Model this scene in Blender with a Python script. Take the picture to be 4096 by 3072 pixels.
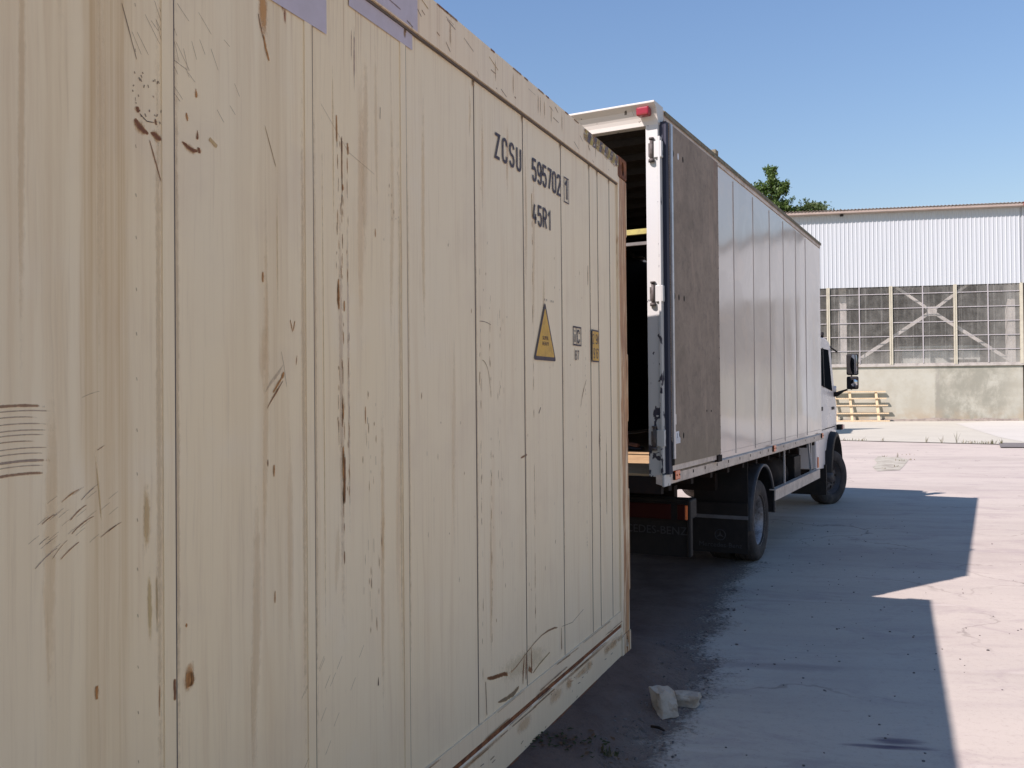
import bpy, bmesh, math, random
from math import sin, cos, pi, radians
from mathutils import Vector, Matrix, noise
random.seed(7)
S = bpy.context.scene
for o in list(bpy.data.objects): bpy.data.objects.remove(o)
COL = S.collection

# ---------------------------------------------------------------- camera
EYE = 1.652
cd = bpy.data.cameras.new("camera"); cam = bpy.data.objects.new("camera", cd); COL.objects.link(cam)
cd.sensor_width = 36; cd.lens = 31.57; cd.clip_start = 0.05; cd.clip_end = 2000
cam.matrix_world = Matrix.Translation((0, 0, EYE)) @ Matrix.Rotation(pi/2 + 0.01045, 4, 'X') @ Matrix.Rotation(-0.00877, 4, 'Z')
S.camera = cam
# ---------------------------------------------------------------- sky and sun
SUN_EL, SUN_AZ = 44.3, 56.4          # azimuth the light travels towards, clockwise from +Y
w = bpy.data.worlds.new("World"); S.world = w; w.use_nodes = True
nt = w.node_tree; bg = nt.nodes['Background']; sky = nt.nodes.new('ShaderNodeTexSky')
sky.sky_type = 'NISHITA'; sky.sun_disc = False
sky.sun_elevation = radians(SUN_EL); sky.sun_rotation = radians(SUN_AZ + 180)
sky.air_density = 2.1; sky.dust_density = 0.0; sky.ozone_density = 10.0; sky.altitude = 0
nt.links.new(sky.outputs[0], bg.inputs[0]); bg.inputs[1].default_value = 0.088
sl = bpy.data.lights.new("sun", 'SUN'); so = bpy.data.objects.new("sun", sl); COL.objects.link(so)
sl.energy = 5.0; sl.angle = radians(0.55); sl.color = (1.0, 0.96, 0.90)
ld = Vector((sin(radians(SUN_AZ))*cos(radians(SUN_EL)), cos(radians(SUN_AZ))*cos(radians(SUN_EL)), -sin(radians(SUN_EL))))
so.rotation_euler = ld.to_track_quat('-Z', 'Y').to_euler(); so.location = (-20, -14, 25)
S.view_settings.view_transform = 'Standard'; S.view_settings.look = 'None'
S.view_settings.use_white_balance = True; S.view_settings.white_balance_temperature = 6550; S.view_settings.white_balance_tint = 26
S.view_settings.exposure = 0.6; S.view_settings.gamma = 1; S.view_settings.use_curve_mapping = False
S.render.engine = 'CYCLES'

# ---------------------------------------------------------------- node helpers
class G:
    def __init__(s, name, rough=0.6, spec=0.5, metal=0.0, color=None):
        s.m = bpy.data.materials.new(name); s.m.use_nodes = True; s.nt = s.m.node_tree
        s.b = s.nt.nodes['Principled BSDF']; s.b.inputs['Roughness'].default_value = rough
        s.b.inputs['Metallic'].default_value = metal
        s.b.inputs['Specular IOR Level'].default_value = spec
        if color: s.b.inputs['Base Color'].default_value = (*color, 1)
        s._c = None
    def n(s, t, **k):
        nd = s.nt.nodes.new(t)
        for a, v in k.items(): setattr(nd, a, v)
        return nd
    def put(s, sock, v):
        if isinstance(v, bpy.types.NodeSocket): s.nt.links.new(v, sock)
        else:
            if isinstance(v, tuple) and len(v) == 3 and sock.type == 'RGBA': v = (*v, 1)
            sock.default_value = v
    def coord(s, which='Object'):
        if s._c is None: s._c = s.n('ShaderNodeTexCoord')
        return s._c.outputs[which]
    def scl(s, v, sc=(1, 1, 1), loc=(0, 0, 0), rot=(0, 0, 0)):
        m = s.n('ShaderNodeMapping'); s.put(m.inputs[0], v); m.inputs['Scale'].default_value = sc
        m.inputs['Location'].default_value = loc; m.inputs['Rotation'].default_value = rot; return m.outputs[0]
    def noise(s, v, scale=5., detail=4., rough=0.55, dist=0.0):
        t = s.n('ShaderNodeTexNoise'); s.put(t.inputs['Vector'], v)
        t.inputs['Scale'].default_value = scale; t.inputs['Detail'].default_value = detail
        t.inputs['Roughness'].default_value = rough; t.inputs['Distortion'].default_value = dist; return t.outputs['Fac']
    def vor(s, v, scale=5., feature='F1', rnd=1.0):
        t = s.n('ShaderNodeTexVoronoi', feature=feature); s.put(t.inputs['Vector'], v)
        t.inputs['Scale'].default_value = scale; t.inputs['Randomness'].default_value = rnd; return t.outputs['Distance']
    def step(s, v, a, b, lo=0., hi=1.):
        r = s.n('ShaderNodeMapRange', interpolation_type='SMOOTHSTEP'); s.put(r.inputs['Value'], v)
        r.inputs['From Min'].default_value = a; r.inputs['From Max'].default_value = b
        r.inputs['To Min'].default_value = lo; r.inputs['To Max'].default_value = hi; return r.outputs['Result']
    def math(s, op, a, b=0.0, c=None):
        m = s.n('ShaderNodeMath', operation=op); s.put(m.inputs[0], a); s.put(m.inputs[1], b)
        if c is not None: s.put(m.inputs[2], c)
        return m.outputs[0]
    def mul(s, a, b): return s.math('MULTIPLY', a, b)
    def add(s, a, b): return s.math('ADD', a, b)
    def mix(s, f, a, b, mode='MIX'):
        m = s.n('ShaderNodeMix', data_type='RGBA', blend_type=mode)
        s.put(m.inputs[0], f); s.put(m.inputs[6], a); s.put(m.inputs[7], b); return m.outputs[2]
    def sep(s, v):
        x = s.n('ShaderNodeSeparateXYZ'); s.put(x.inputs[0], v); return x.outputs
    def col(s, v): s.put(s.b.inputs['Base Color'], v)
    def rough(s, v): s.put(s.b.inputs['Roughness'], v)
    def bump(s, h, strength=0.3, dist=0.01):
        b = s.n('ShaderNodeBump'); s.put(b.inputs['Height'], h)
        b.inputs['Strength'].default_value = strength; b.inputs['Distance'].default_value = dist
        s.nt.links.new(b.outputs[0], s.b.inputs['Normal'])
    def attr(s, name):
        a = s.n('ShaderNodeAttribute', attribute_name=name); return a.outputs
    def band(s, x, c, hw, soft):     # 1 inside |x-c|<hw
        return s.step(s.math('ABSOLUTE', s.add(x, -c)), hw, hw + soft, 1., 0.)

def grubby(name, color, dark=None, rough=.6, amt=.35, scale=6, spec=.4, metal=0., bump=0.1):
    g = G(name, rough, spec, metal); c = g.coord()
    f = g.noise(c, scale, 6, .65); f2 = g.noise(c, scale*7, 4, .6)
    dark = dark or tuple(k*.55 for k in color)
    g.col(g.mix(g.mul(g.step(g.add(f, g.mul(f2, .4)), .55, .95), amt*2), color, dark))
    g.rough(g.step(f2, .2, .8, rough-.08, rough+.1)); g.bump(f2, bump, .004)
    return g.m

# ---- container paint
def paint_nodes(name, rustpost=False, base=(.80, .64, .40)):
    g = G(name, .5, .35); c = g.coord(); x, y, z = g.sep(c)
    wv = g.mul(g.add(g.noise(g.scl(c, (5, 1, 1.6), (8, 0, 2)), 1, 4, .6), -.5), .035)
    cb = g.n('ShaderNodeCombineXYZ'); g.put(cb.inputs[0], g.add(x, wv)); g.put(cb.inputs[1], y); g.put(cb.inputs[2], z); cw = cb.outputs[0]
    fine = g.noise(g.scl(cw, (95, 1, 2.2)), 1, 5, .65)
    mid = g.noise(g.scl(cw, (22, 1, .8), (3, 0, 0)), 1, 5, .65)
    big = g.noise(g.scl(c, (1.6, 1, .8), (1.7, 0, .4)), 1, 3, .5)
    col = g.mix(g.mul(g.step(big, .38, .72), .6), base, (.76, .64, .44))
    # the farther panels are greyer, the near ones creamier
    col = g.mix(g.mul(g.step(x, 3.0, 2.2), .45), col, (.77, .65, .46))
    col = g.mix(g.mul(g.step(mid, .5, .72), .34), col, (.62, .43, .24))
    pal = g.noise(c, 2.6, 5, .6)
    col = g.mix(g.mul(g.step(pal, .5, .72), .35), col, (.66, .52, .36))
    col = g.mix(g.mul(g.step(pal, .45, .28), .25), col, (.78, .67, .50))
    col = g.mix(g.mul(g.step(fine, .5, .75), .34), col, (.52, .38, .24))
    # ochre run-down bands (near panel) fading towards the ground
    wob = g.mul(g.add(g.noise(g.scl(c, (2, 1, 1.3)), 1, 3, .6), -.5), .06)
    xw = g.add(x, wob)
    streak = g.step(g.noise(g.scl(c, (90, 1, .5), (9, 0, 0)), 1, 3, .6), .3, .75)
    for cx, hw, st in ((3.835, .035, .62), (3.88, .006, .7), (3.79, .008, .5), (3.74, .02, .15), (3.955, .02, .25), (4.05, .02, .2), (3.32, .03, .3), (3.42, .025, .18), (3.27, .02, .25)):
        b = g.mul(g.band(xw, cx, hw, .018), g.mul(g.add(g.mul(streak, .7), .3), st))
        b = g.mul(b, g.step(g.add(z, g.mul(big, .8)), .9, 2.4, .45, 1.))
        col = g.mix(b, col, (.52, .33, .145))
    # rust runs that start under the top edge
    ru = g.noise(g.scl(c, (38, 1, .55), (21, 0, 3)), 1, 5, .7)
    zt = g.step(z, 1.9, 2.9)
    xm = g.step(x, 2.3, 3.0)
    rr = g.mul(g.step(g.add(ru, g.mul(zt, .22)), .72, .84), g.mul(zt, g.add(g.mul(xm, .75), .25)))
    col = g.mix(g.mul(rr, .6), col, (.36, .17, .07))
    # dark pinprick chips
    ch = g.noise(g.scl(c, (75, 1, 28)), 1, 2, .5)
    col = g.mix(g.mul(g.step(ch, .80, .83), .8), col, (.16, .09, .06))
    sc = g.noise(g.scl(c, (150, 1, 9), (5, 0, 1)), 1, 2, .5)
    col = g.mix(g.mul(g.step(sc, .80, .84), g.mul(g.step(big, .4, .6), .6)), col, (.22, .13, .08))
    # darker and browner towards the bottom of the wall
    col = g.mix(g.mul(g.step(z, .9, .1), .22), col, (.50, .42, .34))
    if rustpost:
        r1 = g.noise(g.scl(c, (42, 6, 1.6)), 1, 5, .65, .4)
        h = g.step(z, .2, 2.9, -.03, .16)
        ed = g.step(x, .185, .12, -.3, .06)
        m = g.step(g.add(g.add(r1, h), ed), .46, .54)
        r2 = g.noise(g.scl(c, (60, 6, 3), (4, 0, 0)), 1, 5, .7)
        rc = g.mix(g.step(r2, .35, .7), (.50, .235, .085), (.22, .085, .035))
        rc = g.mix(g.step(g.noise(g.scl(c, (90, 6, 2.2), (1, 0, 7)), 1, 4, .7), .52, .62), rc, (.76, .60, .36))
        col = g.mix(m, col, rc)
    g.col(col); g.rough(g.step(fine, .2, .8, .42, .62))
    g.bump(g.add(g.mul(mid, .06), g.mul(big, 2.5)), .12, .01)
    return g.m
PAINT = paint_nodes("cream_paint"); PAINT_R = paint_nodes("cream_paint_rusting", True); PAINT_W = paint_nodes("cream_paint_yellowed", False, (.80, .60, .37))

def mark_mat(name, soft):
    g = G(name, .8, .2); c = g.coord()
    a = g.attr('tint'); uv = g.sep(g.coord('UV'))
    v = g.math('ABSOLUTE', g.add(g.mul(uv[1], 2), -1))
    pv = g.step(v, .0 if soft else .25, 1., 1., 0.)
    u = uv[0]; e_ = .45 if soft else .15; pu = g.mul(g.step(u, 0., e_), g.step(u, 1., 1-e_))
    n = g.add(g.noise(g.scl(c, (150, 150, 60)), 1, 5, .65), -.5)
    n2 = g.add(g.noise(c, 35, 3, .6), -.5)
    k = g.add(g.add(g.mul(g.mul(pv, pu), 1.0), g.mul(n, 1.2 if not soft else .8)), g.mul(n2, .7))
    al = g.mul(g.step(k, .12 if soft else .22, .9 if soft else .6), a['Alpha'])
    g.col(a['Color'] if soft else g.mix(g.step(k, .45, .95), g.mix(.55, a['Color'], (.52, .30, .13)), g.mix(g.step(n, -.15, .2), a['Color'], g.mix(.35, a['Color'], (.10, .045, .025)))))
    g.put(g.b.inputs['Alpha'], al)
    return g.m
MK_H = mark_mat("scrape_marks", False); MK_S = mark_mat("soft_stain_and_shade", True)

def rust_mat(name, k=.5):
    g = G(name, .85, .2); c = g.coord()
    n = g.noise(c, 18, 6, .7); n2 = g.noise(c, 70, 4, .6)
    col = g.mix(g.step(n, .35, .65), (.27, .10, .04), (.11, .042, .024))
    col = g.mix(g.mul(g.step(n2, .6, .75), k), col, (.52, .30, .13))
    g.col(col); g.bump(n2, .5, .004); return g.m
RUST = rust_mat("rusted_steel")

GREYP = grubby("grey_overpaint", (.50, .435, .46), (.42, .37, .38), .6, .3, 4)
BLACKL = grubby("black_lettering", (.045, .03, .04), (.10, .07, .07), .6, .3, 20)
YEL = grubby("yellow_decal", (.62, .35, .045), (.40, .22, .05), .55, .35, 14)
YELW = grubby("worn_yellow", (.42, .33, .10), (.20, .13, .07), .75, .6, 22)
BLKW = grubby("worn_black", (.06, .055, .09), (.28, .22, .14), .75, .5, 26)
SEAL = G("dark_sealant", .8, .2, color=(.13, .105, .09)).m
DARK = G("dark_void", .9, .1, color=(.012, .011, .011)).m

# ---------------------------------------------------------------- mesh helpers
class MB:
    def __init__(s): s.v = []; s.f = []; s.mi = []; s.sm = []; s.uv = {}; s.cl = {}; s.cur = 0; s.smooth = False
    def V(s, p): s.v.append(tuple(p)); return len(s.v) - 1
    def F(s, ids, uv=None, c=None):
        if uv: s.uv[len(s.f)] = uv
        if c: s.cl[len(s.f)] = c
        s.f.append(tuple(ids)); s.mi.append(s.cur); s.sm.append(s.smooth); return s
    def box(s, x0, x1, y0, y1, z0, z1):
        i = len(s.v)
        s.v += [(x0,y0,z0),(x1,y0,z0),(x1,y1,z0),(x0,y1,z0),(x0,y0,z1),(x1,y0,z1),(x1,y1,z1),(x0,y1,z1)]
        for q in ((3,2,1,0),(4,5,6,7),(0,1,5,4),(1,2,6,5),(2,3,7,6),(3,0,4,7)): s.F([i+k for k in q])
        return s
    def hexa(s, P):
        i = len(s.v); s.v += [tuple(p) for p in P]
        for q in ((3,2,1,0),(4,5,6,7),(0,1,5,4),(1,2,6,5),(2,3,7,6),(3,0,4,7)): s.F([i+k for k in q])
        return s
    def bar(s, a, b, w, h, up=(0, 0, 1)):
        a = Vector(a); b = Vector(b); d = (b-a).normalized(); u = Vector(up)
        r = d.cross(u)
        if r.length < 1e-4: r = d.cross(Vector((1, 0, 0)))
        r.normalize(); u = r.cross(d).normalized(); r *= w/2; u *= h/2
        return s.hexa([a-r-u, a+r-u, b+r-u, b-r-u, a-r+u, a+r+u, b+r+u, b-r+u])
    def prism(s, poly, axis, a, b):
        n = len(poly); i = len(s.v)
        def P(p, t):
            return (t, p[0], p[1]) if axis == 'x' else (p[0], t, p[1]) if axis == 'y' else (p[0], p[1], t)
        for t in (a, b): s.v += [P(p, t) for p in poly]
        for k in range(n): s.F((i+k, i+(k+1) % n, i+n+(k+1) % n, i+n+k))
        s.F(tuple(i+k for k in range(n))[::-1]); s.F(tuple(i+n+k for k in range(n))); return s
    def tube(s, pts, r, n=10, cap=True):
        pts = [Vector(p) for p in pts]; rs = r if isinstance(r, (list, tuple)) else [r]*len(pts)
        old = s.smooth; s.smooth = True; prev = None; up = Vector((0, 0, 1))
        for j, p in enumerate(pts):
            d = (pts[min(j+1, len(pts)-1)] - pts[max(j-1, 0)]).normalized()
            x = d.cross(up)
            if x.length < .05: x = d.cross(Vector((1, 0, 0)))
            x.normalize(); y = d.cross(x).normalized()
            ring = [s.V(p + (x*cos(2*pi*k/n) + y*sin(2*pi*k/n))*rs[j]) for k in range(n)]
            if prev:
                for k in range(n): s.F((prev[k], prev[(k+1) % n], ring[(k+1) % n], ring[k]))
            elif cap: s.smooth = False; s.F(ring[::-1]); s.smooth = True
            prev = ring
        if cap: s.smooth = False; s.F(prev)
        s.smooth = old; return s
    def lathe(s, prof, M=None, n=40, a0=0., a1=2*pi, closed=False):   # prof: (radius, axial); axis = local y
        old = s.smooth; s.smooth = True; rings = []; M = M or Matrix()
        full = abs(a1-a0-2*pi) < 1e-6; m = n if full else n+1
        for k in range(m):
            a = a0 + (a1-a0)*k/n
            rings.append([s.V(M @ Vector((r*cos(a), h, r*sin(a)))) for r, h in prof])
        for k in range(n):
            A, B = rings[k], rings[(k+1) % m]
            for j in range(len(prof)-(0 if closed else 1)):
                j2 = (j+1) % len(prof); s.F((A[j], B[j], B[j2], A[j2]))
        s.smooth = old; return s
    def ribbon(s, pts, wd, c, y):          # decal ribbon in the x-z plane of a wall, at depth y
        pts = [Vector((p[0], p[1])) for p in pts]; n = len(pts)
        ws = wd if isinstance(wd, (list, tuple)) else [wd]*n
        L = [0]
        for k in range(1, n): L.append(L[-1] + (pts[k]-pts[k-1]).length)
        prev = None
        for k in range(n):
            d = (pts[min(k+1, n-1)] - pts[max(k-1, 0)]).normalized(); nn = Vector((-d.y, d.x))*ws[k]/2
            a, b = pts[k]+nn, pts[k]-nn; cu = (s.V((a.x, y, a.y)), s.V((b.x, y, b.y)), L[k]/L[-1])
            if prev: s.F((prev[0], prev[1], cu[1], cu[0]), [(prev[2], 0), (prev[2], 1), (cu[2], 1), (cu[2], 0)], c)
            prev = cu
        return s
    def build(s, name, mats, parent=None, bevel=0, seg=2):
        me = bpy.data.meshes.new(name); me.from_pydata(s.v, [], s.f)
        mats = mats if isinstance(mats, (list, tuple)) else [mats]
        for m in mats: me.materials.append(m)
        me.polygons.foreach_set('material_index', s.mi); me.polygons.foreach_set('use_smooth', s.sm)
        if s.uv:
            nl = len(me.loops); U = [0.]*(2*nl); Cc = [0.]*(4*nl)
            for fi, uv in s.uv.items():
                for k, li in enumerate(me.polygons[fi].loop_indices):
                    U[2*li:2*li+2] = uv[k]; Cc[4*li:4*li+4] = s.cl[fi]
            me.uv_layers.new(name='UVMap'); me.color_attributes.new('tint', 'FLOAT_COLOR', 'CORNER')
            me.uv_layers['UVMap'].data.foreach_set('uv', U); me.color_attributes['tint'].data.foreach_set('color', Cc)
        me.update()
        o = bpy.data.objects.new(name, me); COL.objects.link(o)
        if parent: o.parent = parent
        if bevel:
            b = o.modifiers.new('bevel', 'BEVEL'); b.width = bevel; b.segments = seg; b.limit_method = 'ANGLE'; b.angle_limit = radians(40)
            b.harden_normals = False
        return o
def tag(o, label=None, cat=None, group=None, kind=None):
    if label: o['label'] = label
    if cat: o['category'] = cat
    if group: o['group'] = group
    if kind: o['kind'] = kind
    return o
def empty(name, loc, rz, label, cat, group=None):
    o = bpy.data.objects.new(name, None); COL.objects.link(o); o.location = loc; o.rotation_euler = (0, 0, rz)
    return tag(o, label, cat, group)
def fix_normals(o):
    bm = bmesh.new(); bm.from_mesh(o.data); bmesh.ops.recalc_face_normals(bm, faces=bm.faces); bm.to_mesh(o.data); bm.free()

# stroke lettering (condensed industrial capitals)
def arc(cx, cy, rx, ry, a0, a1, n=14):
    return [(cx+rx*cos(radians(a0+(a1-a0)*k/n)), cy+ry*sin(radians(a0+(a1-a0)*k/n))) for k in range(n+1)]
W = .44; r = W/2
GL = {
 'Z': [[(0, 1), (W, 1), (0, 0), (W, 0)]],
 'C': [[(W, .72)] + arc(r, 1-r, r, r, 0, 180) + arc(r, r, r, r, 180, 360) + [(W, .28)]],
 'S': [arc(r, .75, r, .25, 10, 270) + arc(r, .25, r, .25, 90, -170)[1:]],
 'U': [[(0, 1)] + arc(r, r, r, r, 180, 360) + [(W, 1)]],
 '5': [[(W, 1), (.03, 1), (.0, .55)] + arc(r, .31, r, .31, 125, -165)],
 '9': [arc(r, .7, r, .3, 0, 360, 24), [(W, .7), (W, .3)] + arc(r, .22, r, .22, 0, -160)],
 '6': [arc(r, .3, r, .3, 0, 360, 24), [(0, .3), (0, .7)] + arc(r, .78, r, .22, 180, 20)],
 '7': [[(0, 1), (W, 1), (W*.35, 0)]],
 '0': [arc(r, 1-r, r, r, 0, 180) + arc(r, r, r, r, 180, 360) + [(W, 1-r)]],
 '2': [arc(r, .76, r, .24, 170, -20) + [(0, 0), (W, 0)]],
 '1': [[(.02, .74), (W*.55, 1), (W*.55, 0)]],
 '4': [[(W*.5, 1), (0, .28), (W, .28)], [(W*.72, .52), (W*.72, 0)]],
 'R': [[(0, 0), (0, 1), (W*.5, 1)] + arc(W*.5, .75, W*.5, .25, 90, -90) + [(0, .5)], [(W*.5, .5), (W, 0)]],
 'i': [[(r, 0), (r, .66)], [(r, .84), (r, 1)]],
 '8': [arc(r, .76, r*.92, .24, 0, 360, 22), arc(r, .27, r, .27, 0, 360, 22)],
 'M': [[(0, 0), (0, 1), (r, .35), (W, 1), (W, 0)]],
 '.': [[(r, 0), (r, .12)]], "'": [[(r, .8), (r, 1)]], '"': [[(r*.6, .8), (r*.6, 1)], [(r*1.4, .8), (r*1.4, 1)]],
 ' ': []}
def stroke_text(mb, text, x0, z0, h, adv, sw=.13, flip=-1, y=0.):
    for ch in text:
        for pl in GL[ch]:
            P = [Vector((x0 + flip*p[0]*h, z0 + p[1]*h)) for p in pl]; n = len(P)
            closed = (P[0]-P[-1]).length < 1e-5
            prev = None; hw = sw*h/2
            for k in range(n):
                if closed and k in (0, n-1): d1 = (P[1]-P[0]).normalized(); d0 = (P[-1]-P[-2]).normalized()
                else:
                    d0 = (P[k]-P[k-1]).normalized() if k else (P[1]-P[0]).normalized()
                    d1 = (P[k+1]-P[k]).normalized() if k < n-1 else d0
                t = (d0+d1); t = t.normalized() if t.length > 1e-4 else d0
                m = Vector((-t.y, t.x)); c = max(.45, m.dot(Vector((-d0.y, d0.x))))
                q = P[k]
                if not closed and k == 0: q = q - d1*0
                a, b = q + m*hw/c, q - m*hw/c
                cu = (mb.V((a.x, y, a.y)), mb.V((b.x, y, b.y)))
                if prev: mb.F((prev[0], prev[1], cu[1], cu[0]) if flip > 0 else (prev[1], prev[0], cu[0], cu[1]))
                prev = cu
        x0 += flip*adv
def font_mesh(name, text, size, mat, parent, M, sx=1.0, ext=.0006):
    cu = bpy.data.curves.new(name, 'FONT'); cu.body = text; cu.size = size; cu.align_x = 'CENTER'; cu.extrude = ext; cu.resolution_u = 3
    t = bpy.data.objects.new('tmp', cu); COL.objects.link(t); bpy.context.view_layer.update()
    me = bpy.data.meshes.new_from_object(t.evaluated_get(bpy.context.evaluated_depsgraph_get()))
    bpy.data.objects.remove(t); me.transform(M @ Matrix.Diagonal((sx, 1, 1, 1))); me.name = name
    me.materials.clear(); me.materials.append(mat)
    o = bpy.data.objects.new(name, me); COL.objects.link(o); o.parent = parent; return o

# ================================================================ THE GROUND
def ground_mat():
    g = G("yard_concrete", .95, .06); c = g.coord(); x, y, z = g.sep(c)
    u = g.add(g.mul(x, .181), g.mul(y, .9835))          # across the slab strips
    v = g.add(g.mul(x, .9835), g.mul(y, -.181))
    cb = g.n('ShaderNodeCombineXYZ'); g.put(cb.inputs[0], v); g.put(cb.inputs[1], u); q = cb.outputs[0]
    big = g.noise(g.scl(q, (.16, .5, 1)), 1, 5, .6, .3); mid = g.noise(g.scl(q, (.5, 3.2, 1), (3, 1, 0)), 1, 6, .65, .4)
    fine = g.noise(q, 22, 6, .7); gr = g.noise(q, 160, 3, .6); blo = g.noise(g.scl(q, (1.3, 2.6, 1), (7, 2, 0)), 1, 7, .72, .8)
    col = g.mix(g.step(big, .3, .7), (.46, .412, .345), (.40, .36, .303))
    col = g.mix(g.mul(g.step(mid, .45, .75), .26), col, (.29, .25, .235))
    col = g.mix(g.mul(g.step(mid, .5, .2), .2), col, (.50, .445, .395))
    col = g.mix(g.mul(g.step(fine, .5, .8), .4), col, (.25, .205, .185))
    col = g.mix(g.mul(g.step(gr, .6, .75), .3), col, (.18, .15, .135))
    col = g.mix(g.mul(g.step(blo, .5, .68), .35), col, (.25, .20, .205))
    # pale mortar joints between strips and darker seams beside them
    wob = g.mul(g.add(g.noise(g.scl(q, (1.2, 1.2, 1)), 1, 5, .7), -.5), .11)
    uw = g.add(u, wob)
    br = g.step(g.noise(g.scl(q, (1.1, 1.1, 1)), 1, 4, .7), .45, .62)
    for c0, hw in ((4.25, .012), (5.69, .014), (7.39, .012), (9.9, .012), (13.2, .015), (17.2, .03), (21.8, .03), (26.5, .03)):
        col = g.mix(g.mul(g.band(uw, c0, hw, .02), g.mul(br, .28)), col, (.52, .47, .42))
        col = g.mix(g.mul(g.band(uw, c0-.04-hw, hw*.5, .03), .10), col, (.24, .20, .175))
    # tiny dark grit
    agg = g.noise(q, 60, 4, .75); col = g.mix(g.mul(g.step(agg, .58, .70), .42), col, (.17, .15, .14))
    dst = g.noise(g.scl(q, (.35, .6, 1), (4, 9, 0)), 1, 6, .7, .5); col = g.mix(g.mul(g.step(dst, .48, .66), .3), col, (.30, .255, .225))
    wq = g.n('ShaderNodeVectorMath', operation='ADD'); g.put(wq.inputs[0], g.scl(q, (.32, .32, .32))); nt_ = g.n('ShaderNodeTexNoise'); g.put(nt_.inputs['Vector'], q); nt_.inputs['Scale'].default_value = 1.4; nt_.inputs['Detail'].default_value = 6; sc_ = g.n('ShaderNodeVectorMath', operation='SCALE'); g.put(sc_.inputs[0], nt_.outputs['Color']); sc_.inputs['Scale'].default_value = .35; g.put(wq.inputs[1], sc_.outputs[0])
    ck = g.n('ShaderNodeTexVoronoi', feature='DISTANCE_TO_EDGE'); g.put(ck.inputs['Vector'], wq.outputs[0]); ck.inputs['Scale'].default_value = 1
    col = g.mix(g.mul(g.step(ck.outputs['Distance'], .006, .001), g.mul(g.step(g.noise(q, .5, 3), .45, .6), .55)), col, (.12, .10, .09))
    # two dark tyre-rub smears near the camera
    for cx, cy, hx, hy, st in ((.95, 4.42, .26, .035, .95), (1.0, 4.50, .16, .06, .8), (.9, 4.05, .35, .016, .45), (.6, 5.6, .5, .1, .25), (-.2, 6.0, .5, .05, .2), (.1, 5.1, .45, .07, .22)):
        ex = g.math('DIVIDE', g.add(v, -cx), hx); ey = g.math('DIVIDE', g.add(g.add(u, g.mul(wob, .6)), -cy), hy)
        d = g.add(g.mul(ex, ex), g.mul(ey, ey))
        col = g.mix(g.mul(g.step(g.add(d, g.mul(g.noise(g.scl(q, (6, 60, 1)), 1, 4, .7), 1.2)), 1.5, .5), st), col, (.11, .085, .115))
    g.col(col); g.bump(g.add(g.mul(fine, .5), g.mul(gr, .4)), .35, .003); return g.m
CONC = ground_mat()
mb = MB(); R = 900
mb.v = [(-R, -R, 0), (R, -R, 0), (R, R, 0), (-R, R, 0)]; mb.F((0, 1, 2, 3))
tag(mb.build('ground', CONC), kind='structure')

def nz(x, y, sc=1., oct=4):
    return noise.fractal(Vector((x*sc, y*sc, 1.7)), 1.0, 2.0, oct)
CO = Vector((0.6897, 5.3595)); CA = 0.40305
cn = Vector((cos(CA), -sin(CA))); cdv = Vector((-sin(CA), -cos(CA)))
EDGE = [(-4.5, -2.6), (0.0, -.6), (1.5, -.1), (2.8, .22), (3.5, .52), (3.96, .65), (4.27, .72), (4.51, .8), (4.77, .95), (5.1, 1.08), (5.49, 1.22), (5.81, 1.19), (6.16, 1.39), (6.84, 1.63), (7.27, 1.76), (7.99, 2.03), (8.68, 2.3), (9.5, 2.4), (10.5, 2.2)]
def edge_x(y):
    for (a, b), (c, d) in zip(EDGE, EDGE[1:]):
        if y <= c: return b + (d-b)*(y-a)/(c-a)
    return EDGE[-1][1]
def dirt_z(x, y):
    p = Vector((x, y)) - CO; s_ = p.dot(cdv); d = p.dot(cn)
    dd = max(d, 0); da = max(-s_, 0); dist = math.hypot(dd, da)
    if s_ < 0 and d < 0: dist = -s_
    h = .118 * max(0., 1 - dist/.75)**1.3
    return h
mb = MB(); mb.smooth = True; rows = []; dist_ = []
ys = [-4.5 + .05*i for i in range(301)]; NC = 90
for y in ys:
    xe = edge_x(y) + .06*nz(3.3, y, 1.2, 4) + .22; xs = xe - 3.6
    row = []
    for j in range(NC+1):
        t = j/NC; x = xe - 3.6*(1-t)**1.7
        fade = min(1, (1-t)*6)
        fade = min(1, max(0, (xe-.3-x)/.25)); z = .004 + fade*(dirt_z(x, y) + .007*(nz(x, y, 7, 4)+.3) + .008)
        row.append(mb.V((x, y, max(z, .003)))); dist_.append(xe - .22 - x)
    rows.append(row)
for a, b in zip(rows, rows[1:]):
    for j in range(NC): mb.F((a[j], a[j+1], b[j+1], b[j]))
def dirt_mat():
    g = G("packed_dirt", .95, .15); c = g.coord()
    n = g.noise(c, 2.2, 6, .65); f = g.noise(c, 26, 6, .75); f2 = g.noise(c, 110, 4, .7)
    col = g.mix(g.step(n, .35, .65), (.095, .062, .052), (.14, .098, .080))
    col = g.mix(g.mul(g.step(f, .5, .75), .6), col, (.05, .04, .035))
    col = g.mix(g.mul(g.step(f2, .58, .72), .45), col, (.19, .165, .14))
    ed = g.attr('edge')['Fac']; e1 = g.noise(c, 3.2, 6, .7, .3); e2 = g.noise(c, 40, 5, .75)
    al = g.step(g.add(ed, g.add(g.mul(g.add(e1, -.5), .7), g.mul(g.add(e2, -.5), .9))), -.14, .24)
    g.put(g.b.inputs['Alpha'], al)
    col = g.mix(g.mul(g.step(g.add(ed, g.mul(g.add(e1, -.5), .6)), .5, -.1), .65), col, (.24, .205, .18))
    g.col(col); g.bump(g.add(f, g.mul(f2, .5)), .8, .012); return g.m
DIRT = dirt_mat()
dob = tag(mb.build('dirt_strip', DIRT), kind='structure')
da = dob.data.attributes.new('edge', 'FLOAT', 'POINT'); da.data.foreach_set('value', dist_)

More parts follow.
